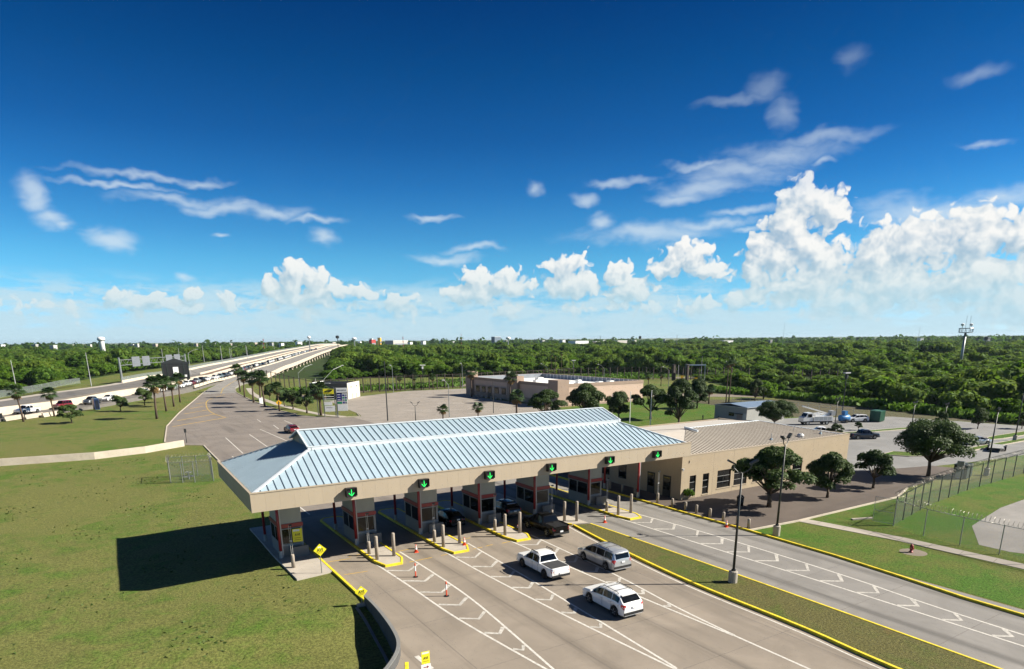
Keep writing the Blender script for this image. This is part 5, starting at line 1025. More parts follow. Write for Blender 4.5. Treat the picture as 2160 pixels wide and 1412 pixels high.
def plant_tree(name, meshes, x, y, z, s, rz, label, cat='tree', group=None):
    t = thing(name, (x, y, z), label, cat, group, rz); t.scale = s if isinstance(s, tuple) else (s,) * 3
    put('trunk', meshes[0], t); put('crown', meshes[1], t); return t
OAK = [broad_tree(11, 6.6, 3.4, 1.7, 20000, .17, 'oak', 30), broad_tree(12, 6.8, 3.6, 1.5, 20000, .18, 'oak', 32), broad_tree(13, 8.4, 5.4, 2.4, 30000, .19, 'oak', 44)]
SML = [broad_tree(21, 4.2, 2.5, 1.2, 7000, .18, 'oak', 20), broad_tree(22, 4.6, 2.5, 1.4, 7000, .18, 'oak', 20), broad_tree(23, 5.6, 2.3, 1.6, 7000, .2, 'oak2', 20)]
def fan_palm(seed, h, rad=2.35, nf=40, skirt=True, r0=.2):
    rs = random.Random(seed); lx, ly = rs.uniform(-.35, .35), rs.uniform(-.35, .35)
    tr = MB().tube([(0, 0, -.2), (lx * .2, ly * .2, h * .35), (lx * .6, ly * .6, h * .7), (lx, ly, h)], [r0 * 1.35, r0, r0 * .9, r0 * .95], 8).mesh('trunk', M['palmbark'], True)
    fr = MB(); dd = MB()
    for i in range(nf + (14 if skirt else 0)):
        dead = i >= nf; a = rs.uniform(0, 6.283); el = rs.uniform(-.35, 1.25) if not dead else rs.uniform(-1.4, -.75); L = rad * rs.uniform(.85, 1.1) * (.75 if dead else 1); mb = dd if dead else fr
        d = Vector((math.cos(a) * math.cos(el), math.sin(a) * math.cos(el), math.sin(el))); o = Vector((lx, ly, h)); c = o + d * L * .48; side = d.cross(Vector((0, 0, 1))); side = side.normalized() if side.length > .05 else Vector((1, 0, 0)); up = side.cross(d)
        mb.add([tuple(o + side * .02), tuple(o - side * .02), tuple(c - side * .02), tuple(c + side * .02)], [(0, 1, 2, 3)])
        for j in range(9):
            t = (j - 4) / 4; ang = t * 1.35; q = (d * math.cos(ang) + side * math.sin(ang)); ln = L * .62 * (1 - .22 * abs(t)); tip = c + q * ln - Vector((0, 0, 1)) * ln * (.32 if not dead else .15); mid = c + q * ln * .55 + up * .03
            nrm = (side * math.cos(ang) - d * math.sin(ang)) * .11 * L / 1.9
            mb.add([tuple(c), tuple(mid - nrm), tuple(tip), tuple(mid + nrm)], [(0, 1, 2, 3)])
    return tr, fr.mesh('crown', M['palm']), (dd.mesh('dead_fronds', M['deadleaf']) if skirt else None)
def plant_palm(p, x, y, z, s, rz, label, group):
    t = thing('fan_palm', (x, y, z), label, 'palm', group, rz); t.scale = (s,) * 3; put('trunk', p[0], t); put('crown', p[1], t)
    if p[2]: put('dead_fronds', p[2], t)
PALM = [fan_palm(31, 7.0), fan_palm(32, 6.2), fan_palm(33, 4.2, 2.1), fan_palm(34, 11.5, 1.5, 26, True, .15)]
PH_ = [7.0, 6.2, 4.2, 11.5]; CR = [1.1, 1.1, 1.0, .8]
def palm_px(k, bx, by, ty, label, group, z=0.0):
    x, y = S(bx, by, z); H = rise(x, y, ty) - z; plant_palm(PALM[k], x, y, z, H / (PH_[k] + CR[k]), bx * .37, label, group)
LP = 'palms on the left lawn'
for k_, a in enumerate([(0, 50, 890, 817, 'leaning fan palm nearest the left edge of the lawn'), (1, 115, 879, 822, 'fan palm between red off-roader and small round tree'), (0, 331, 884, 800, 'foremost fan palm of the left lawn group of four'), (0, 351, 868, 797, 'fan palm just behind the foremost of the left group'), (1, 367, 858, 800, 'thin fan palm third in the left lawn group'), (0, 380, 849, 792, 'rearmost fan palm of the left lawn group of four')]): palm_px(*a, LP)
RP = 'palms along the curved kerb'
for a in [(0, 507, 827, 773, 'tallest fan palm at the far end of the curved kerb'), (1, 516, 839, 787, 'slim fan palm right beside the tallest kerb palm'), (1, 535, 850, 791, 'fan palm third along the curved kerb'), (1, 550, 852, 787, 'fan palm behind the fourth kerb palm'), (0, 559, 859, 790, 'broad fan palm fourth along the curved kerb'), (1, 590, 868, 811, 'fan palm right behind the amber diamond sign'), (2, 677, 877, 812, 'short fan palm leaning left of the pylon sign')]: palm_px(*a, RP)
LT = 'palms around the parking lot'
for a in [(1, 845, 824, 792, 'fan palm before the border fence, first from the left'), (1, 875, 823, 790, 'fan palm before the border fence, second from the left'), (1, 914, 823, 791, 'fan palm before the border fence, third from the left'), (0, 995, 838, 779, 'fan palm at the left corner of the pink building'), (0, 1075, 850, 790, 'fan palm before the pink building facade'), (2, 1090, 880, 828, 'small palm left of the oaks behind the canopy'), (2, 935, 893, 857, 'short palm crown showing left above the canopy ridge'), (2, 1009, 890, 853, 'short palm crown showing right above the canopy ridge'), (1, 1367, 822, 788, 'palm right of the pink building by the fence'), (1, 1394, 815, 787, 'palm beyond the pink building near the road signs')]: palm_px(*a, LT)
for a in [(3, 1531, 852, 763, 'tall thin palm with bare trunk, left of the pair'), (3, 1537, 850, 758, 'tall thin palm with bare trunk, right of the pair'), (3, 1163, 791, 745, 'distant tall palm, left of three behind the pink building'), (3, 1171, 791, 750, 'distant tall palm, middle of three behind the pink building'), (3, 1184, 790, 744, 'distant tall palm, right of three behind the pink building'), (3, 83, 850, 790, 'shaggy palm crown above the brush at far left')][:5]: palm_px(*a, 'tall thin palms')
palm_px(2, 1488, 848, 818, 'small dark palm left of the tall thin pair', LT); palm_px(2, 1495, 852, 815, 'small dark palm beside the shed lawn', LT)
def tree_px(me, H0, name, bx, by, ty, label, group=None, wid=1.0, z=0.0):
    x, y = S(bx, by, z); H = rise(x, y, ty) - z; s = H / H0; plant_tree(name, me, x, y, z, (s * wid, s * wid, s), bx * .61, label, 'tree', group)
tree_px(OAK[0], 6.6, 'live_oak', 1622, 1070, 942, 'full live oak on the court between the two front lamp posts', 'trees on the paved court', 1.3, .13)
tree_px(OAK[1], 6.8, 'live_oak', 1745, 1050, 953, 'round oak on the court, second right of the lamp posts', 'trees on the paved court', 1.0, .13)
tree_px(SML[1], 4.6, 'live_oak', 1841, 1030, 948, 'small oak on the court before the side lot', 'trees on the paved court', 1.05, .13)
tree_px(OAK[2], 8.4, 'live_oak', 1958, 1005, 880, 'large spreading live oak beside the green cabinet', 'trees on the paved court', 1.0, .1)
for a in [(0, 1150, 893, 822, 'dark oak left of the pair before the pink building', 1.25), (1, 1235, 885, 808, 'dark oak at the pink building corner', 1.15), (1, 1305, 885, 825, 'dark oak behind the left flagpole', 1.0), (0, 1372, 885, 812, 'large dark oak between the flagpoles', 1.2), (0, 1430, 908, 800, 'tall dark oak on the green lawn left of the shed', .85), (1, 1470, 862, 798, 'dark oak farther back left of the tall palms', .9), (2, 1632, 905, 842, 'wide oak crown over the office roof by the shed', 1.15), (0, 1592, 850, 800, 'lone dark oak before the bright grass bank', .8), (1, 2062, 905, 860, 'small tree on the mown bank at right', .8), (0, 2155, 905, 870, 'dark tree cut by the right edge', .9)]:
    tree_px(OAK[a[0]], (6.6, 6.8, 8.4)[a[0]], 'live_oak', *a[1:4], a[4], 'oaks behind the canopy', a[5])
for a in [(0, 151, 893, 852, 'small round tree on the left lawn below the grey pickup', 1.1), (1, 255, 868, 834, 'small round tree on the left lawn near the blue box', 1.05), (1, 306, 856, 818, 'small tree left of the four palms', 1.0)]: tree_px(SML[a[0]], (4.2, 4.6, 5.6)[a[0]], 'lawn_tree', *a[1:4], a[4], 'small trees on the left lawn', a[5])
for a in [(2, 647, 872, 818, 'bright green bushy tree left of the pylon sign', 1.1), (1, 618, 864, 822, 'sparse young tree between palms and pylon sign', 1.1), (1, 600, 858, 820, 'sparse young tree right of the amber sign', .9), (1, 570, 845, 810, 'young tree behind the broad kerb palm', .9), (0, 633, 857, 835, 'low young tree beyond the bright bushy one', 1.0)]: tree_px(SML[a[0]], (4.2, 4.6, 5.6)[a[0]], 'young_tree', *a[1:4], a[4], 'young trees on the palm lawn', a[5])
for a in [(0, 1760, 922, 893, 'small tree hiding the white pickup behind the office', 1.0), (1, 1810, 908, 890, 'little tree left of the dark blue pickup', 1.0), (1, 1985, 905, 868, 'thin young tree behind the large live oak', .8)]: tree_px(SML[a[0]], (4.2, 4.6, 5.6)[a[0]], 'young_tree', *a[1:4], a[4], 'young trees in the side lot', a[5])
# shrub by the office corner
P, N = clump_points([(0, 0, .7, .7), (.4, .2, .5, .5), (-.3, .3, .9, .45)], 700); tag(put('shrub', leaf_mesh('shrub', P, N, .14, M['brush3']), None, (57.6, 53.7, .13)), 'grey-green shrub at the office corner', 'shrub'); o = put('shrub', bpy.data.meshes['shrub'], None, (84.0, 53.5, .13), 1.2); tag(o, 'low dark shrub at the foot of the office wall near the small oaks', 'shrub')

# ------------------------------------------------------------------ the brush forest
def hull(cl, sub=1):
    vs, fs = [], []
    for (x, y, z, r) in cl:
        b = len(vs); nr, ns_ = 5, 7
        for i in range(nr):
            t = math.pi * (i + .5) / nr
            for j in range(ns_): p = 2 * math.pi * j / ns_; vs.append((x + r * .82 * math.sin(t) * math.cos(p), y + r * .82 * math.sin(t) * math.sin(p), z + r * .66 * math.cos(t)))
        fs += [(b + i * ns_ + j, b + (i + 1) * ns_ + j, b + (i + 1) * ns_ + (j + 1) % ns_, b + i * ns_ + (j + 1) % ns_) for i in range(nr - 1) for j in range(ns_)]
    return vs, fs
def brush_crown(seed, R_, h, m_leaf, n=620, leaf=.62, ncl=9):
    rs = random.Random(seed); cl = [(0, 0, h * .55, R_ * .62)]
    for i in range(ncl):
        a = 2.4 * i + rs.uniform(-.3, .3); rr = R_ * rs.uniform(.35, .72); cl.append((rr * math.cos(a), rr * math.sin(a), h * rs.uniform(.3, .82) * (1 - .25 * (rr / R_)), R_ * rs.uniform(.30, .46)))
    P, N = clump_points(cl, n, .8); P[:, 2] = np.maximum(P[:, 2], .05)
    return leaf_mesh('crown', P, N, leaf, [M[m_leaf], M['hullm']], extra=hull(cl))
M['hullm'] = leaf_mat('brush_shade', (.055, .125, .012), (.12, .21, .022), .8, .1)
BR = [(3.4, 5.6, 'brush'), (4.2, 6.4, 'brush2'), (3.0, 4.6, 'brush'), (3.8, 6.8, 'brush3'), (4.6, 5.2, 'brush2')]
btr = MB().tube([(0, 0, -.2), (.1, 0, 1.5), (.2, .1, 3)], [.25, .18, .08], 6).mesh('trunk', M['bark'], True)
protos = []
for i, (rr, h, mm) in enumerate(BR):
    bx, by = [(1610, 842), (1905, 862), (2120, 884), (1760, 846), (2030, 874)][i]; x, y = S(bx, by)
    nmz = ['bushy bright tree at the forest edge above the shed', 'broad pale green tree at the forest edge above the green container', 'low bright tree at the forest edge near the right border', 'dark dense tree at the forest edge above the utility truck', 'wide pale tree at the forest edge above the large live oak']
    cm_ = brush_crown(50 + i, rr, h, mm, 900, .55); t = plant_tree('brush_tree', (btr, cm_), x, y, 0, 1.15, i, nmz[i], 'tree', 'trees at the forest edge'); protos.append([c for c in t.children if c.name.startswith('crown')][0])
FR = [(-700, 905), (-200, 850), (0, 838), (60, 830), (170, 803), (250, 789), (340, 777), (420, 766), (520, 752), (600, 800), (640, 799), (690, 806), (780, 798), (900, 797), (1000, 795), (1100, 792), (1220, 789), (1360, 788), (1450, 790), (1490, 806), (1560, 822), (1640, 829), (1740, 838), (1850, 851), (2000, 868), (2160, 884), (2500, 925), (3000, 980)]
fb, fr_ = [], []
for p in FR: x, y = S(*p); fb.append(math.atan2(x, y)); fr_.append(math.hypot(x, y))
CLA = np.array([(p[0], p[1]) for p in CLN])
def off_line(X, Y):
    best = np.full(X.shape, 1e9); sg_ = np.zeros(X.shape)
    for a, b in zip(CLA[:-1], CLA[1:]):
        d = b - a; L2 = (d ** 2).sum(); t = np.clip(((X - a[0]) * d[0] + (Y - a[1]) * d[1]) / L2, 0, 1); qx, qy = X - a[0] - t * d[0], Y - a[1] - t * d[1]; dist = np.hypot(qx, qy); s = np.sign(qx * d[1] - qy * d[0]); m_ = dist < best; best[m_] = dist[m_]; sg_[m_] = s[m_]
    return best * sg_
pts, scl, kin = [], [], []
for r0, r1, st in ((120, 430, 5.0), (430, 800, 6.4), (800, 1250, 8.8)):
    g = np.arange(-r1, r1, st); gx, gy = np.meshgrid(g, np.arange(-60, r1, st)); gx = gx + rng.uniform(-.5, .5, gx.shape) * st; gy = gy + rng.uniform(-.5, .5, gy.shape) * st
    X, Y = gx.ravel(), gy.ravel(); d = np.hypot(X, Y); b = np.arctan2(X, Y)
    m_ = (d >= r0) & (d < r1) & (b > -.45) & (b < 1.45) & (d > np.interp(b, fb, fr_) + 3); X, Y, d = X[m_], Y[m_], d[m_]
    of_ = off_line(X, Y); m_ = (of_ > np.where(Y < 620, 47, 33)) | (of_ < -31); X, Y, d = X[m_], Y[m_], d[m_]
    gap = np.sin(X * .031 + 1.3 * np.sin(Y * .017)) * np.sin(Y * .027 + 1.1 * np.sin(X * .013)) + rng.uniform(-.35, .35, X.shape)
    dens = gap > -.62; X, Y, d, gap = X[dens], Y[dens], d[dens], gap[dens]
    base = st / 5.2 * (.55 + 1.25 * rng.uniform(0, 1, X.shape) ** 2.2); hs = np.clip(base, .55, 1.7) * (1 + .4 * np.clip(gap, -.6, .9)) * rng.uniform(.7, 1.15, X.shape)
    for (ax_, ay_), (bx_, by_) in (((250, 190), (284, 150)), ((60, 232), (130, 240)), ((130, 240), (190, 252)), ((190, 252), (247, 198))):
        dx, dy = bx_ - ax_, by_ - ay_; tt = np.clip(((X - ax_) * dx + (Y - ay_) * dy) / (dx * dx + dy * dy), 0, 1); dd_ = np.hypot(X - ax_ - tt * dx, Y - ay_ - tt * dy)
        lowb = dd_ < 24; hs = np.where(lowb, np.minimum(hs, .45), hs)       # kept low along the border fence
    pts.append(np.stack([X, Y, np.full(X.shape, -.1)], 1)); scl.append(np.stack([base * 1.06, base * 1.06, hs], 1))
    kk = np.floor((np.sin(X * .012) + np.sin(Y * .019 + 2)) * .9 + rng.uniform(0, 5, X.shape)).astype(int) % 5; kin.append(kk)
pts, scl, kin = np.concatenate(pts), np.concatenate(scl), np.concatenate(kin)
fm = bpy.data.meshes.new('brush_forest'); fm.vertices.add(len(pts)); fm.vertices.foreach_set('co', pts.ravel())
def attr(n, t, dt, v): a = fm.attributes.new(n, t, 'POINT'); a.data.foreach_set(dt, v)
attr('scl', 'FLOAT_VECTOR', 'vector', scl.ravel()); attr('kind_id', 'INT', 'value', kin.astype(np.int32)); attr('rot', 'FLOAT_VECTOR', 'vector', np.stack([np.zeros(len(pts)), np.zeros(len(pts)), rng.uniform(0, 6.28, len(pts))], 1).ravel())
fo = put('brush_forest', fm); struct(fo, 'stuff', 'dense green brush forest stretching to the horizon'); fo['category'] = 'forest'
def scatter_group(name, objs):
    g = bpy.data.node_groups.new(name, 'GeometryNodeTree'); g.interface.new_socket('Geometry', in_out='INPUT', socket_type='NodeSocketGeometry'); g.interface.new_socket('Geometry', in_out='OUTPUT', socket_type='NodeSocketGeometry')
    gi, go = g.nodes.new('NodeGroupInput'), g.nodes.new('NodeGroupOutput'); jn = g.nodes.new('GeometryNodeJoinGeometry')
    def named(n, t): q = g.nodes.new('GeometryNodeInputNamedAttribute'); q.data_type = t; q.inputs[0].default_value = n; return q.outputs['Attribute']
    kd, ro, sl_ = named('kind_id', 'INT'), named('rot', 'FLOAT_VECTOR'), named('scl', 'FLOAT_VECTOR')
    for i, o in enumerate(objs):
        c = g.nodes.new('FunctionNodeCompare'); c.data_type = 'INT'; c.operation = 'EQUAL'; ins = [q for q in c.inputs if q.type == 'INT']; g.links.new(kd, ins[0]); ins[1].default_value = i
        oi = g.nodes.new('GeometryNodeObjectInfo'); oi.transform_space = 'ORIGINAL'; oi.inputs['Object'].default_value = o; oi.inputs['As Instance'].default_value = True
        ip = g.nodes.new('GeometryNodeInstanceOnPoints'); e2r = g.nodes.new('FunctionNodeEulerToRotation'); g.links.new(ro, e2r.inputs[0])
        g.links.new(gi.outputs[0], ip.inputs['Points']); g.links.new(c.outputs[0], ip.inputs['Selection']); g.links.new(oi.outputs['Geometry'], ip.inputs['Instance']); g.links.new(e2r.outputs[0], ip.inputs['Rotation']); g.links.new(sl_, ip.inputs['Scale']); g.links.new(ip.outputs[0], jn.inputs[0])
    g.links.new(jn.outputs[0], go.inputs[0]); return g
fo.modifiers.new('scatter', 'NODES').node_group = scatter_group('forest_scatter', protos)
print('forest trees', len(pts))
# forest floor under the crowns
ff = [S(*p) for p in FR[9:]]; struct(MB().prism(ff + [(3200, -700), (3200, 3200), (300, 3000), (75, 400)], -.5, .006).obj('forest_floor', grass_mat('forest_floor', (.05, .075, .02), (.04, .09, .015), (.07, .065, .03))))
ff = [S(*p) for p in FR[:9]]; struct(MB().prism(ff + [(150, 900), (200, 3000), (-1500, 3000), (-900, 200)], -.5, .006).obj('forest_floor', bpy.data.materials['forest_floor']))
# ================================================================== lamp posts and poles
def lamp_twin(x, y, z, H, label, ang=0.0, base=True, group='twin-head lamp posts'):
    t = thing('lamp_post', (x, y, z), label, 'lamp post', group, ang)
    zb = 0
    if base: MB().lathe([(.34, -.3), (.34, .95), (.3, 1.0)], n=14).obj('footing', M['walk'], t, smooth=False); zb = 1.0
    MB().tube([(0, 0, zb), (0, 0, H - .7)], [.11, .07], 8).obj('pole', M['dark'], t, smooth=True)
    for s in (-1, 1):
        a = MB().tube([(0, 0, H - .75), (s * .35, 0, H - .6), (s * .62, 0, H - .35), (s * .72, 0, H - .08)], .045, 6).obj('arm', M['dark'], t)
        h = MB().add([(s * .55, -.16, H - .1), (s * 1.15, -.16, H + .18), (s * 1.15, .16, H + .18), (s * .55, .16, H - .1), (s * .55, -.16, H + .02), (s * 1.1, -.16, H + .32), (s * 1.1, .16, H + .32), (s * .55, .16, H + .02)], [(0, 1, 2, 3), (7, 6, 5, 4), (0, 4, 5, 1), (1, 5, 6, 2), (2, 6, 7, 3), (3, 7, 4, 0)]).obj('lamp_head', M['dark'], a)
    MB().cyl(0, 0, zb, zb + .12, .17, n=10).obj('flange', M['dark'], t)
    return t
def lamp_px(bx, by, ty, label, ang=0.0, base=True, z=0.0):
    x, y = S(bx, by, z); return lamp_twin(x, y, z, rise(x, y, ty) - z, label, ang, base)
lamp_px(1545, 1230, 978, 'black twin lamp post standing in the grass median', -.5, True, .1)
lamp_px(1637, 1130, 924, 'black twin lamp post on the lawn before the court', .3)
lamp_px(2080, 1003, 866, 'black twin lamp post behind the wire fence at right', .3, True)
lamp_px(2140, 930, 800, 'black lamp post on the grass island at the right edge', .2)
lamp_px(1921, 912, 850, 'thin dark lamp post left of the large live oak', .2, False); lamp_px(1760, 905, 842, 'dark lamp post rising behind the white utility truck', .2, False); lamp_px(1990, 900, 853, 'dark pole at the rear of the side lot', .2, False)
lamp_px(877, 889, 850, 'low twin lamp post above the canopy ridge in the lot', -.4, False)
def pole(name, x, y, z, H, r, m, label, cat, group, arm=None, head=True):
    t = thing(name, (x, y, z), label, cat, group); MB().tube([(0, 0, 0), (0, 0, H)], [r, r * .55], 7).obj('pole', M[m], t)
    if arm:
        a = MB().tube([(0, 0, H - .1), (arm[0] * .5, arm[1] * .5, H + arm[2] * .7), (arm[0], arm[1], H + arm[2])], [r * .5, r * .4, r * .35], 5).obj('arm', M[m], t)
        if head: MB().box(arm[0] - .35, arm[0] + .35, arm[1] - .15, arm[1] + .15, H + arm[2] - .08, H + arm[2] + .1).obj('lamp_head', M['steel_w'], a)
    return t
def pole_px(bx, by, ty, label, group, m='galv', r=.13, arm=None, z=0.0, name='light_pole', cat='pole', head=True):
    x, y = S(bx, by, z); return pole(name, x, y, z, rise(x, y, ty) - z, r, m, label, cat, group, arm, head)
HP = 'poles along the highway'
for i, a in enumerate([(36, 826, 760), (193, 815, 744), (347, 780, 736), (381, 772, 735), (431, 764, 729), (470, 774, 730), (486, 755, 733), (520, 748, 728), (523, 760, 731), (555, 742, 722), (564, 745, 725), (579, 741, 724)]):
    pole_px(*a, 'pale slender highway pole, %s from the left' % ordn(i), HP, 'steel_w', .17 if i < 3 else .2, None, 2.6 + i * .3)
for i, a in enumerate([(404, 800, 745), (491, 772, 736), (563, 782, 748)]): pole_px(*a, 'highway lamp on a curved arm, %s from the left' % ordn(i), HP, 'steel_w', .14, (4, .5, 1.6), 2.0)
CPX = 'cobra-head lamps round the lots'
for i, a in enumerate([(632, 822, 787, (6, 2, 3)), (687, 845, 800, (7, 2, 4)), (830, 829, 776, (-.6, 0, .9)), (976, 821, 772, (-.6, 0, 1.0)), (1154, 800, 776, (-3.4, 0, 1.9)), (1274, 803, 778, (-3.6, 0, 2.0)), (1410, 818, 782, (-3.4, 0, 1.5)), (948, 880, 812, (-1.6, -.5, 1.2))]):
    pole_px(*a[:3], 'grey lamp pole with angled arm behind the canopy, %s from the left' % ordn(i), CPX, 'galv', .12, a[3])
pole_px(818, 888, 762, 'tall dark straight pole rising above the canopy ridge', None, 'dark', .16, None, name='utility_pole'); pole_px(1041, 872, 806, 'thin dark pole before the pink building door', None, 'dark', .1, None, name='utility_pole')
for i, a in enumerate([(672, 877, 799), (1428, 832, 770), (1478, 802, 752), (1485, 815, 785)]): pole_px(*a, 'plain pale utility pole between the lots, %s from the left' % ordn(i), 'utility poles', 'steel_w', .11, None, name='utility_pole')
for nm, bx, by, ty, lb in (('flood_mast', 1209, 800, 760, 'floodlight mast with flat head behind the pink building'), ('flood_mast', 1777, 866, 786, 'floodlight mast with flat white head above the lot'), ('flood_mast', 893, 823, 770, 'camera mast with white box before the border fence')):
    x, y = S(bx, by); H = rise(x, y, ty); t = thing(nm, (x, y, 0), lb, 'mast'); MB().tube([(0, 0, 0), (0, 0, H)], [.15, .1], 8).obj('pole', M['galv' if bx == 1209 else 'dark'], t); MB().box(-1.1, 1.1, -.35, .35, H - .25, H + .02).obj('lamp_head', M['steel_w'], t); MB().box(-.3, .3, -.3, .3, H - 1.5, H - .6).obj('equipment_box', M['steel_w' if bx == 893 else 'dark'], t)
for i, a in enumerate([(1290, 880, 833), (1328, 893, 828), (1371, 908, 826)]):
    x, y = S(a[0], a[1]); H = rise(x, y, a[2]); t = thing('flagpole', (x, y, 0), 'bare white flagpole behind the canopy, %s from the left' % ORD[i], 'flagpole', 'flagpoles'); MB().tube([(0, 0, 0), (0, 0, H)], [.1, .06], 8).obj('pole', M['refl'], t); MB().lathe([(.02, H), (.1, H + .08), (.1, H + .14), (.02, H + .2)], n=8).obj('finial', M['refl'], t)

# ================================================================== fences
def fence(name, pts, H, step, label, coil=False, post=.04, m='galv', wire='wire', zf=lambda x, y: 0.0, r_coil=.28):
    t = thing(name, (0, 0, 0), label, 'fence'); acc = []
    for a, b in zip(pts[:-1], pts[1:]):
        L = math.dist(a, b); n = max(1, round(L / step))
        for i in range(n): acc.append((a[0] + (b[0] - a[0]) * i / n, a[1] + (b[1] - a[1]) * i / n))
    acc.append(pts[-1])
    for (x, y) in acc: z = zf(x, y); MB().cyl(x, y, z - .2, z + H, post, n=6).obj('post', M[m], t)
    pz = [(x, y, zf(x, y)) for x, y in acc]
    for p, q in zip(pz[:-1], pz[1:]): MB().beam((p[0], p[1], p[2] + H - .05), (q[0], q[1], q[2] + H - .05), .045, .045).obj('top_rail', M[m], t)
    for p, q in zip(pz[:-1], pz[1:]): MB().quad((p[0], p[1], p[2] + .04), (q[0], q[1], q[2] + .04), (q[0], q[1], q[2] + H - .08), (p[0], p[1], p[2] + H - .08)).obj('mesh_panel', M[wire], t)
    if coil:
        mb = MB()
        for p, q in zip(pz[:-1], pz[1:]):
            L = math.dist(p[:2], q[:2]); k_ = int(L / .34); hx = []
            ux, uy = (q[0] - p[0]) / L, (q[1] - p[1]) / L
            for j in range(k_ * 9 + 1):
                a = 2 * math.pi * j / 9; s = L * j / (k_ * 9); rr = r_coil * (1 + .12 * math.sin(j * 1.7)); hx.append((p[0] + ux * s - uy * rr * math.cos(a), p[1] + uy * s + ux * rr * math.cos(a), p[2] + H + r_coil * .8 + rr * math.sin(a)))
            mb.tube(hx, .014, 3, caps=False)
        mb.obj('razor_wire', M['coil'], t)
    return t
fence('chain_link_fence', [(66.2, 3), (65.0, 18), (65.0, 27.6), (65.4, 31), (66.5, 34.5)], 2.7, 3.6, 'chain-link fence run along the footpath at lower right', True, .045)
fence('chain_link_fence', [(66.7, 34.6), (78, 37.0), (89.8, 38.4), (107.2, 39.3), (124, 39.4)], 3.0, 3.3, 'razor-topped chain-link fence running right past the cabinet', True, .06, 'boxg')
g = thing('fence_gate', (66.6, 34.55, 0), 'open framed chain-link gate leaf at the fence corner', 'gate', rz=R(100)); MB().tube([(0, 0, .15), (2.0, 0, .15), (2.0, 0, 2.7), (0, 0, 2.7), (0, 0, .15)], .03, 6).obj('frame', M['galv'], g); MB().tube([(0, 0, 1.3), (2, 0, 1.3)], .025, 6).obj('brace', M['galv'], g); MB().quad((0, 0, .17), (2, 0, .17), (2, 0, 2.68), (0, 0, 2.68)).obj('mesh_panel', M['wire'], g)
ez = lambda x, y: hz(x, y)
en = fence('wire_enclosure', [(7.0, 99.6), (9.9, 98.6), (12.2, 98.0), (12.6, 102.8), (7.4, 104.2), (7.0, 99.6)], 2.9, 1.6, 'small square chain-link cage on the left lawn', True, .05, 'galv', 'wire', ez, .2)
t = thing('pump_valve', (9.5, 101.3, hz(9.5, 101.3)), 'grey pump valve with handwheel inside the wire cage', 'valve'); MB().cyl(0, 0, 0, .9, .12, n=8).obj('stem', M['galv'], t); MB().tube([(.4 * math.cos(a * .7), .4 * math.sin(a * .7), 1.0) for a in range(10)], .04, 5).obj('handwheel', M['galv'], t); MB().box(-.7, .7, -.1, .1, .3, .5).obj('pipe', M['galv'], t)
fence('chain_link_fence', [S(-60, 850, .3), S(0, 846, .3), S(90, 828, .5), S(130, 818, .6), S(170, 812, .6)], 2.4, 9, 'thin wire fence before the brush at far left', False, .06, 'galv', 'wire2', lambda x, y: 1.2)
pf = thing('pipe_railing', (0, 0, 0), 'low pale pipe railing along the rear of the side lot', 'railing'); a0, b0 = S(1545, 848), S(1800, 872)
for i in range(13): x, y = a0[0] + (b0[0] - a0[0]) * i / 12, a0[1] + (b0[1] - a0[1]) * i / 12; MB().cyl(x, y, 0, 1.5, .06, n=6).obj('post', M['steel_w'], pf)
MB().beam((*a0, 1.45), (*b0, 1.45), .07, .07).obj('rail', M['steel_w'], pf); MB().beam((*a0, .8), (*b0, .8), .06, .06).obj('rail', M['steel_w'], pf)
# the tall steel border fence: post and rail panels
def border(pts, H, step, label, infill=True):
    t = thing('border_fence', (0, 0, 0), label, 'fence'); acc = []
    for a, b in zip(pts[:-1], pts[1:]):
        n = max(1, round(math.dist(a, b) / step)); acc += [(a[0] + (b[0] - a[0]) * i / n, a[1] + (b[1] - a[1]) * i / n) for i in range(n)]
    acc.append(pts[-1])
    for i, (x, y) in enumerate(acc): MB().box(x - .16, x + .16, y - .16, y + .16, -.2, H + (.25 if i % 4 == 0 else 0)).obj('post', M['rust'], t)
    for a, b in zip(acc[:-1], acc[1:]):
        for z in ((.5, H * .5, H - .25) if infill else (H - .25,)): MB().beam((*a, z), (*b, z), .12, .13).obj('rail', M['rust'], t)
        if not infill: continue
        n = max(2, int(math.dist(a, b) / 1.1)); bar = MB()
        for j in range(1, n): q = (a[0] + (b[0] - a[0]) * j / n, a[1] + (b[1] - a[1]) * j / n); bar.box(q[0] - .025, q[0] + .025, q[1] - .025, q[1] + .025, .1, H - .1)
        bar.obj('infill_bars', M['rust'], t)['kind'] = 'stuff'
    return t
border([S(533, 799, .5), S(556, 806), S(583, 813), S(622, 826), (63.6, 231.2)], 5.4, 9.5, 'widely spaced dark fence posts behind the kerb palms', False)
border([(64, 231), (86.7, 238.5), (130.3, 238.3), (150, 243)], 5.6, 3.4, 'tall rust-dark post fence behind the parking lot')
border([(150, 243), (188.9, 251), (210, 240), (229, 221.8), (246, 199)], 5.4, 3.4, 'tall rust-dark post fence right of the pink building')
border([(256, 184), (259.9, 178), (273, 162.8), (282, 152)], 5.0, 3.2, 'short run of dark post fence rising above the brush at right')
for i, bx in enumerate((1420, 1449)):
    x, y = S(bx, 803); t = thing('gate_tower', (x, y, 0), 'dark gate post of the border fence, %s one' % ('left' if i == 0 else 'right'), 'gate post', 'border gate posts'); MB().box(-.5, .5, -.5, .5, 0, 6.6).obj('shaft', M['rust'], t); MB().box(-.6, .6, -.6, .6, 6.602, 6.9).obj('cap', M['rust'], t)
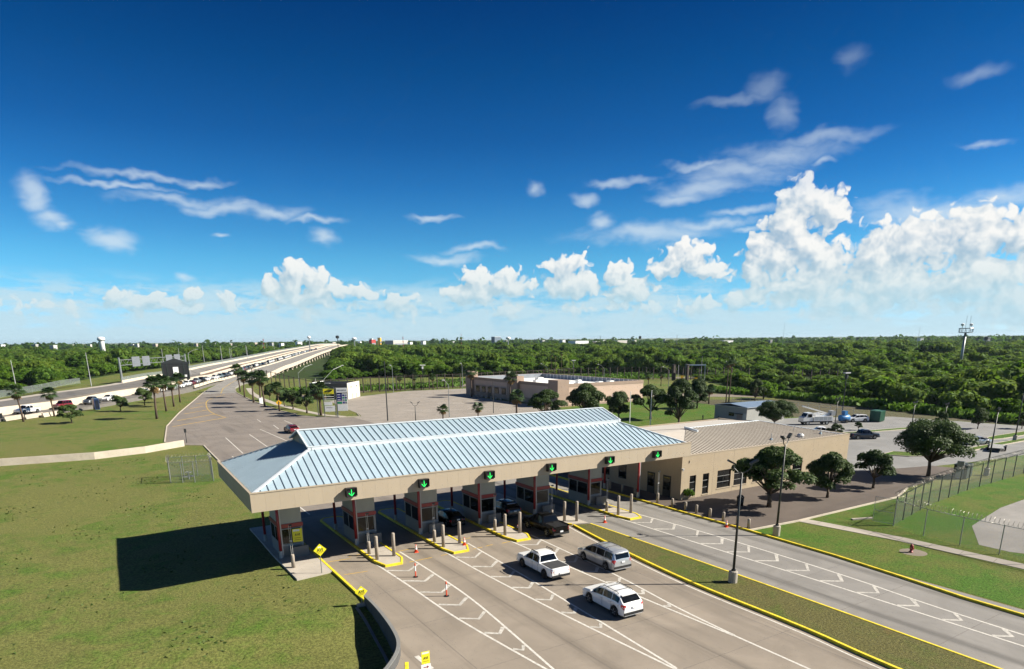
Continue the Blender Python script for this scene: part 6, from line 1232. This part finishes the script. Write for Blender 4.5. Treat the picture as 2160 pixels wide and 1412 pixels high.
x, y = S(1466, 800); t = thing('gantry_frame', (x, y, 0), 'pale gate gantry across the border road', 'gantry', rz=-.6); MB().box(-4.5, -4.1, -.2, .2, 0, 6).box(4.1, 4.5, -.2, .2, 0, 6).obj('leg', M['steel_w'], t); MB().box(-4.5, 4.5, -.25, .25, 6.002, 6.6).obj('beam', M['wroof'], t)
for i, bx in enumerate((1438, 1467)): x, y = S(bx, 806 + i * 5); t = thing('road_sign', (x, y, 0), 'small amber sign by the border gate, %s one' % ('left' if i == 0 else 'right'), 'sign', 'border gate signs', -.5); MB().cyl(0, 0, 0, 2.6, .06, n=6).obj('post', M['galv'], t); MB().box(-.6, .6, -.1, -.06, 1.6, 2.7).obj('plate', M['signo'], t)

# highway furniture
x, y = S(374, 806, 2.6); vm = thing('message_sign', (x, y, 2.4), 'large dark message sign seen from behind on the highway', 'sign', rz=math.atan2(x, y) * -1 + .1); Wm, Hm = 5.0, 9.6
MB().box(-Wm, Wm, -.5, .9, 1.2, 7.9).obj('cabinet', M['black'], vm); MB().add([(-Wm, -.5, 7.902), (Wm, -.5, 7.902), (0, -.5, Hm), (-Wm, .9, 7.902), (Wm, .9, 7.902), (0, .9, Hm)], [(0, 1, 2), (5, 4, 3), (0, 2, 5, 3), (1, 4, 5, 2)]).obj('gable_cap', M['dark'], vm)
for z in (1.3, 6.6, 7.5): MB().box(-Wm - .05, Wm + .05, -.62, -.502, z, z + .22).obj('rail', M['dark'], vm)
for xx in (-4.9, -3.2, 3.0, 4.7): MB().box(xx, xx + .22, -.66, -.621, 1.2, 7.8).obj('upright', M['boxg'], vm)
MB().box(-1.0, 1.0, -.7, -.503, 2.6, 6.2).obj('access_door', M['wroof'], vm); MB().box(-.8, .8, -.75, -.701, 2.7, 3.9).obj('louvre', mat('louvre_brown', (.16, .09, .06), .7), vm); MB().box(3.0, 3.9, -.7, -.503, 2.2, 3.0).obj('control_box', M['signw'], vm)
for xx in (-4.2, 4.2): MB().cyl(xx, .2, -2.5, 1.2, .35, n=8).obj('leg', M['galv'], vm)
a, b = S(257, 799, 3), S(394, 782, 3); ht = rise(*a, 757); ga = thing('sign_gantry', (0, 0, 0), 'highway sign gantry with four grey panel backs', 'gantry')
for p in (a, b): MB().tube([(*p, .5), (*p, ht + .5)], [.55, .42], 10).obj('post', M['galv'], ga)
for z in (ht - .6, ht - 2.9): MB().beam((*a, z), (*b, z), .25, .25).obj('truss_chord', M['galv'], ga)
for f in (.16, .30, .66, .80):
    p = [a[c] + (b[c] - a[c]) * f for c in range(2)]; q = [a[c] + (b[c] - a[c]) * (f + .105) for c in range(2)]
    MB().beam((p[0], p[1] - .4, ht - 1.7), (q[0], q[1] - .4, ht - 1.7), .15, 4.4).obj('sign_panel', mat('sign_back', (.26, .28, .31), .6, .08, .5, metal=.3), ga)
for i in range(24):
    f = i / 24; p = [a[c] + (b[c] - a[c]) * f for c in range(2)]; q = [a[c] + (b[c] - a[c]) * (f + 1 / 24) for c in range(2)]; MB().beam((*p, ht - .6 if i % 2 else ht - 2.9), (*q, ht - 2.9 if i % 2 else ht - .6), .1, .1).obj('truss_web', M['galv'], ga)
x, y = S(204, 862, .6); t = thing('portable_booth', (x, y, .3), 'dark blue upright booth beside the highway queue', 'booth', rz=.4); MB().box(-.65, .65, -.6, .6, 0, 3.0).obj('shell', CP['blue'], t); MB().box(-.72, .72, -.67, .67, 3.002, 3.15).obj('roof', CP['blue'], t); MB().box(-.45, .45, -.63, -.603, .2, 2.6).obj('door', CP['navy'], t)
for i, (bx, by) in enumerate([(30, 884), (72, 880), (108, 876)]): x, y = S(bx, by, .3); tag(MB().prism([(-3.2, -.35), (3.2, -.35), (3.2, .35), (-3.2, .35)], 0, .45).prism([(-3.2, -.16), (3.2, -.16), (3.2, .16), (-3.2, .16)], .452, 1.05).obj('concrete_barrier', M['wall_c' if i < 2 else 'wall_p'], None, (x, y, .1), R(57)), 'short concrete barrier at the highway kerb, %s from the left edge' % ORD[i], 'barrier', 'barrier pieces at the left kerb')
x, y = S(394, 935); t = thing('kerb_post', (x, y, 0), 'thin dark post at the end of the lawn barrier', 'post'); MB().cyl(0, 0, 0, 2.6, .06, n=6).obj('stem', M['dark'], t); MB().box(-.2, .2, -.06, .06, 2.0, 2.7).obj('plate', M['dark'], t)
for i, (bx, by, ty) in enumerate([(551, 852, 844), (2, 888, 870)]): x, y = S(bx, by); t = thing('pedestal', (x, y, 0), ('white utility pedestal among the kerb palms', 'small dark post at the left picture edge')[i], 'post'); MB().box(-.5, .5, -.4, .4, 0, 1.7).obj('case', M['refl' if i == 0 else 'dark'], t); MB().box(-.54, .54, -.44, .44, 1.702, 1.8).obj('lid', M['refl' if i == 0 else 'dark'], t)

# ================================================================== far things
def farpos(px, dist):
    a, _ = skydir(px, 716); a = R(a); return dist * math.sin(a), dist * math.cos(a)
def zfor(x, y, ty): return rise(x, y, ty)
x, y = farpos(213, 950); zt = zfor(x, y, 711); t = thing('water_tower', (x, y, 0), 'white mushroom water tower on the left horizon', 'water tower')
MB().lathe([(2.9, 0), (2.8, zt - 5.4), (2.9, zt - 4.8)], n=18).obj('shaft', M['refl'], t, smooth=True); MB().lathe([(2.9, zt - 4.8), (4.1, zt - 3.7), (4.2, zt - 1.9), (3.5, zt - .6), (1.6, zt)], n=18).obj('tank', M['refl'], t, smooth=True); MB().lathe([(4.12, zt - 3.9), (4.22, zt - 3.4)], n=18).obj('band', M['booth'], t)
x, y = S(2022, 790); y0 = y; H = rise(x, y, 703); t = thing('lookout_mast', (x, y, 0), 'tall lattice-topped steel mast above the right forest', 'mast'); MB().tube([(0, 0, 0), (0, 0, H)], [.75, .5], 10).obj('shaft', M['galv'], t, smooth=True)
MB().lathe([(.8, H), (2.9, H + .1), (2.9, H + .4)], n=12).obj('platform', M['galv'], t); MB().tube([(2.9 * math.cos(i * .5236), 2.9 * math.sin(i * .5236), H + 2.2) for i in range(13)], .16, 5).obj('guard_rail', M['galv'], t)
for i in range(12): MB().cyl(2.9 * math.cos(i * .5236), 2.9 * math.sin(i * .5236), H + .5, H + 2.2, .1, n=5).obj('baluster', M['galv'], t)
for xx, yy_ in ((-2.6, .7), (2.7, -.7)): MB().cyl(xx, yy_, H + .5, H + 3.4, .14, n=6).obj('stem', M['galv'], t); MB().lathe([(.2, H + 3.3), (.75, H + 3.6), (.75, H + 4.2), (.2, H + 4.5)], xx, yy_, 10).obj('dome', M['refl'], t)
for xx in (-1, 2.8): MB().cyl(xx, 0, H + .6, H + 8, .07, n=4).obj('aerial', M['galv'], t)
TW = [(747, 800, 712, 3, 'white rounded tank on the horizon right of the bridge', 'water tower'), (652, 800, 709, 2.2, 'white ball-topped tower on the horizon above the bridge', 'water tower'), (712, 800, 708, 1.2, 'dark lamp-headed mast beyond the bridge end', 'mast'), (1072, 800, 711, 3.2, 'pale flared tower right of the grey office block', 'water tower'), (850, 800, 709, .8, 'red and white needle mast on the horizon', 'mast'), (1652, 700, 680, .35, 'very tall thin radio mast above the centre right horizon', 'mast'), (1937, 700, 688, .4, 'tall thin radio mast above the right horizon', 'mast'), (973, 800, 702, .4, 'thin radio mast right of the red-roofed stores', 'mast'), (555, 800, 713, .8, 'slender red and white mast by the far highway poles', 'mast'), (1266, 800, 708, 1.0, 'dark stub tower on the centre horizon', 'mast'), (1350, 800, 709, .9, 'dark capped tower right of the centre horizon', 'mast'), (1428, 800, 706, .9, 'pale thin tower above the right of the pink building', 'mast'), (2080, 800, 710, 1.0, 'dark round-headed mast near the right border horizon', 'mast')]
for px, d, ty, r, lb, ct in TW:
    r *= .55; x, y = farpos(px, d); zt = zfor(x, y, ty); t = thing('water_tower' if ct == 'water tower' else 'radio_mast', (x, y, 0), lb, ct)
    MB().tube([(0, 0, 0), (0, 0, zt)], [r * (1 if ct == 'mast' else .5), r * .4], 6).obj('shaft', M['galv' if 'dark' not in lb else 'dark'], t)
    if ct == 'water tower': MB().lathe([(r * .5, zt - 3), (r * 1.6, zt - 2.2), (r * 1.6, zt - .8), (r * .5, zt)], n=12).obj('tank', M['refl'], t, smooth=True)
    elif 'head' in lb or 'capped' in lb: MB().lathe([(r, zt - 3.4), (r * 3, zt - 2.8), (r * 3, zt - .6), (r, zt)], n=10).obj('head', M['dark'], t)
    elif 'red' in lb:
        for j in range(3): MB().cyl(0, 0, zt * (.5 + j * .18), zt * (.58 + j * .18), r * 1.05, n=6).obj('band', M['inkr'], t)
def town(px, d, wpx, ty, by, m, label, floors=1, roof=None, group='far town buildings'):
    x, y = farpos(px, d); w = wpx * d / 1400; zt = max(zfor(x, y, ty), 5); t = thing('town_building', (x, y, 0), label, 'building', group, -math.atan2(x, y) + .75); dp = max(8, w * .6)
    MB().box(-w / 2, w / 2, 0, dp, 0, zt).obj('wall', m, t); MB().box(-w / 2 - .3, w / 2 + .3, -.3, dp + .3, zt + .002, zt + .6).obj('roof', roof or M['wroof'], t)
    for f in range(floors): MB().box(-w * .42, w * .42, -.12, -.003, zt * (f + .5) / floors, zt * (f + .68) / floors).obj('window_band', M['bluew'], t)
redm = mat('roof_signal_red', (.55, .05, .04), .6); blockm = mat('block_blue_grey', (.16, .22, .30), .6, .1, .05); pale = mat('pale_wall', (.70, .66, .60), .8, .08, .02); warm = mat('warm_wall', (.52, .42, .34), .8, .1, .02)
town(1050, 1900, 17, 711, 720, blockm, 'blue-grey office block standing on the centre horizon', 4); town(788, 1450, 11, 717.5, 722, redm, 'red store front on the horizon right of the bridge', 1, redm); town(786, 1500, 3, 715, 720, M['refl'], 'white sign tower above the red store'); town(803, 1500, 3, 713, 720, M['signo'], 'amber tower beside the red store'); town(845, 1430, 40, 719, 725, pale, 'long pale shed right of the red store'); town(1228, 1280, 36, 720, 727, M['refl'], 'white warehouse on the horizon above the pink building'); town(1262, 1300, 14, 721, 727, warm, 'warm-toned shed right of the white warehouse'); town(1313, 1350, 26, 719, 726, pale, 'pale long roof on the horizon right of the white warehouse'); town(632, 1600, 11, 722, 727, M['refl'], 'white boxy store by the end of the bridge'); town(1537, 1500, 24, 719, 724, M['refl'], 'white shed on the horizon above the tall palm pair')
for i in range(58):
    px = 8 + i * 37 + random.uniform(-14, 14)
    if any(abs(px - q) < 16 for q in (213, 788, 845, 1050, 1228, 1313)): continue
    d = random.uniform(1250, 2400); hzy = 724.7 - .00873 * px; rt = px > 1330
    if rt and i % 2: continue
    town(px, d, random.uniform(3, 8) if not rt else random.uniform(3, 7), hzy + (random.uniform(2.8, 5.6) if not rt else random.uniform(4.5, 8)), 0, random.choice([pale, M['refl'], warm, M['wroof'], M['metalw']]), 'tiny pale building in the far town, %s along the horizon from the left' % ordn(i))
# trees of the far town standing above the roofs
P_, N_ = [], []
for i in range(2600):
    px = random.uniform(-300, 2500); d = random.uniform(1500, 3600); x, y = farpos(px, d); r_ = random.uniform(5, 11); h = random.uniform(5, 15) + (8 if random.random() < .06 else 0)
    n = 16; dd = rng.normal(size=(n, 3)); dd /= np.linalg.norm(dd, axis=1, keepdims=True); P_.append(np.array([x, y, h * .6]) + dd * np.array([r_, r_, h * .45])); N_.append(dd)
fw = put('far_trees', leaf_mesh('far_trees', np.concatenate(P_), np.concatenate(N_), 7.0, M['brush3'])); struct(fw, 'stuff', 'dark line of town trees along the horizon'); fw['category'] = 'trees'

# ================================================================== grass that stands up
def tufts(name, P, size, m, label, asp=1.6, up=0.0):
    n = len(P); N = rng.normal(size=(n, 3)); N[:, 2] = N[:, 2] * .25 + up; o = put(name, leaf_mesh(name, P, N, size, m, aspect=asp)); struct(o, 'stuff', label); o['category'] = 'grass'; return o
bp_ = [S(1492, 824), S(1560, 829), S(1640, 835), S(1740, 845), S(1850, 857), S(2000, 873), S(2160, 890), S(2500, 930)]; L_ = []
for a, b in zip(bp_[:-1], bp_[1:]):
    n = int(math.dist(a, b) * 42); t = rng.uniform(0, 1, n); w = rng.uniform(-1, 7, n); ux, uy = (b[0] - a[0]) / math.dist(a, b), (b[1] - a[1]) / math.dist(a, b); L_.append(np.stack([a[0] + (b[0] - a[0]) * t + uy * -w * -1, a[1] + (b[1] - a[1]) * t - ux * w * -1 * -1 * -1, rng.uniform(.2, 1.5, n)], 1))
tufts('tall_grass', np.concatenate(L_), .8, M['tallg'], 'bright tall grass along the foot of the right forest')
L_ = []
for (x0, x1, y0, y1, n) in ((60, 130, 246, 262, 2600), (130, 190, 258, 276, 2200), (190, 240, 235, 268, 1600)): L_.append(np.stack([rng.uniform(x0, x1, n), rng.uniform(y0, y1, n), rng.uniform(.1, 1.1, n)], 1))
tufts('reed_grass', np.concatenate(L_), 1.0, M['tallg'], 'pale green reeds behind the border fence')
n = 16000; X = rng.uniform(-45, 14, n); Y = rng.uniform(24, 125, n); keep = (X < 11.2) | ((Y < 51) & (X < 14.2) & (Y > 44)); X, Y = X[keep], Y[keep]; keep = (np.sin(X * .5) * np.sin(Y * .31 + X * .2) + rng.uniform(-.8, .8, X.shape)) > .75; X, Y = X[keep], Y[keep]
ok = ~((Y < 46) & (X > np.interp(Y, [27, 30, 31.6, 33.4, 35.3, 37.8, 44], [-4, 7.5, 10.6, 12.5, 13.6, 14.2, 14.5]) - 1.2)); X, Y = X[ok], Y[ok]
Z = np.array([hz(a, b) for a, b in zip(X, Y)]) + .03
M['tuft'] = leaf_mat('lawn_tuft', (.07, .14, .02), (.17, .19, .08), .8, .3)
tufts('lawn_tufts', np.stack([X, Y, Z], 1), .2, M['tuft'], 'small weeds and tufts in the left lawn', .8, 1.2)

# ================================================================== summer air
hzb = MB().box(-15990, 15990, -5990, 15990, -2.9, 40).obj('haze', None); hzb.data.materials.clear()
hm = bpy.data.materials.new('summer_haze'); hm.use_nodes = True; nt = hm.node_tree; nt.nodes.clear(); ho = nt.nodes.new('ShaderNodeOutputMaterial'); pv = nt.nodes.new('ShaderNodeVolumePrincipled')
pv.inputs['Color'].default_value = (.62, .78, .92, 1); pv.inputs['Density'].default_value = .00004; pv.inputs['Anisotropy'].default_value = .2; nt.links.new(pv.outputs[0], ho.inputs['Volume']); hzb.data.materials.append(hm); struct(hzb, 'stuff', 'thin summer haze over the plain'); hzb['category'] = 'haze'
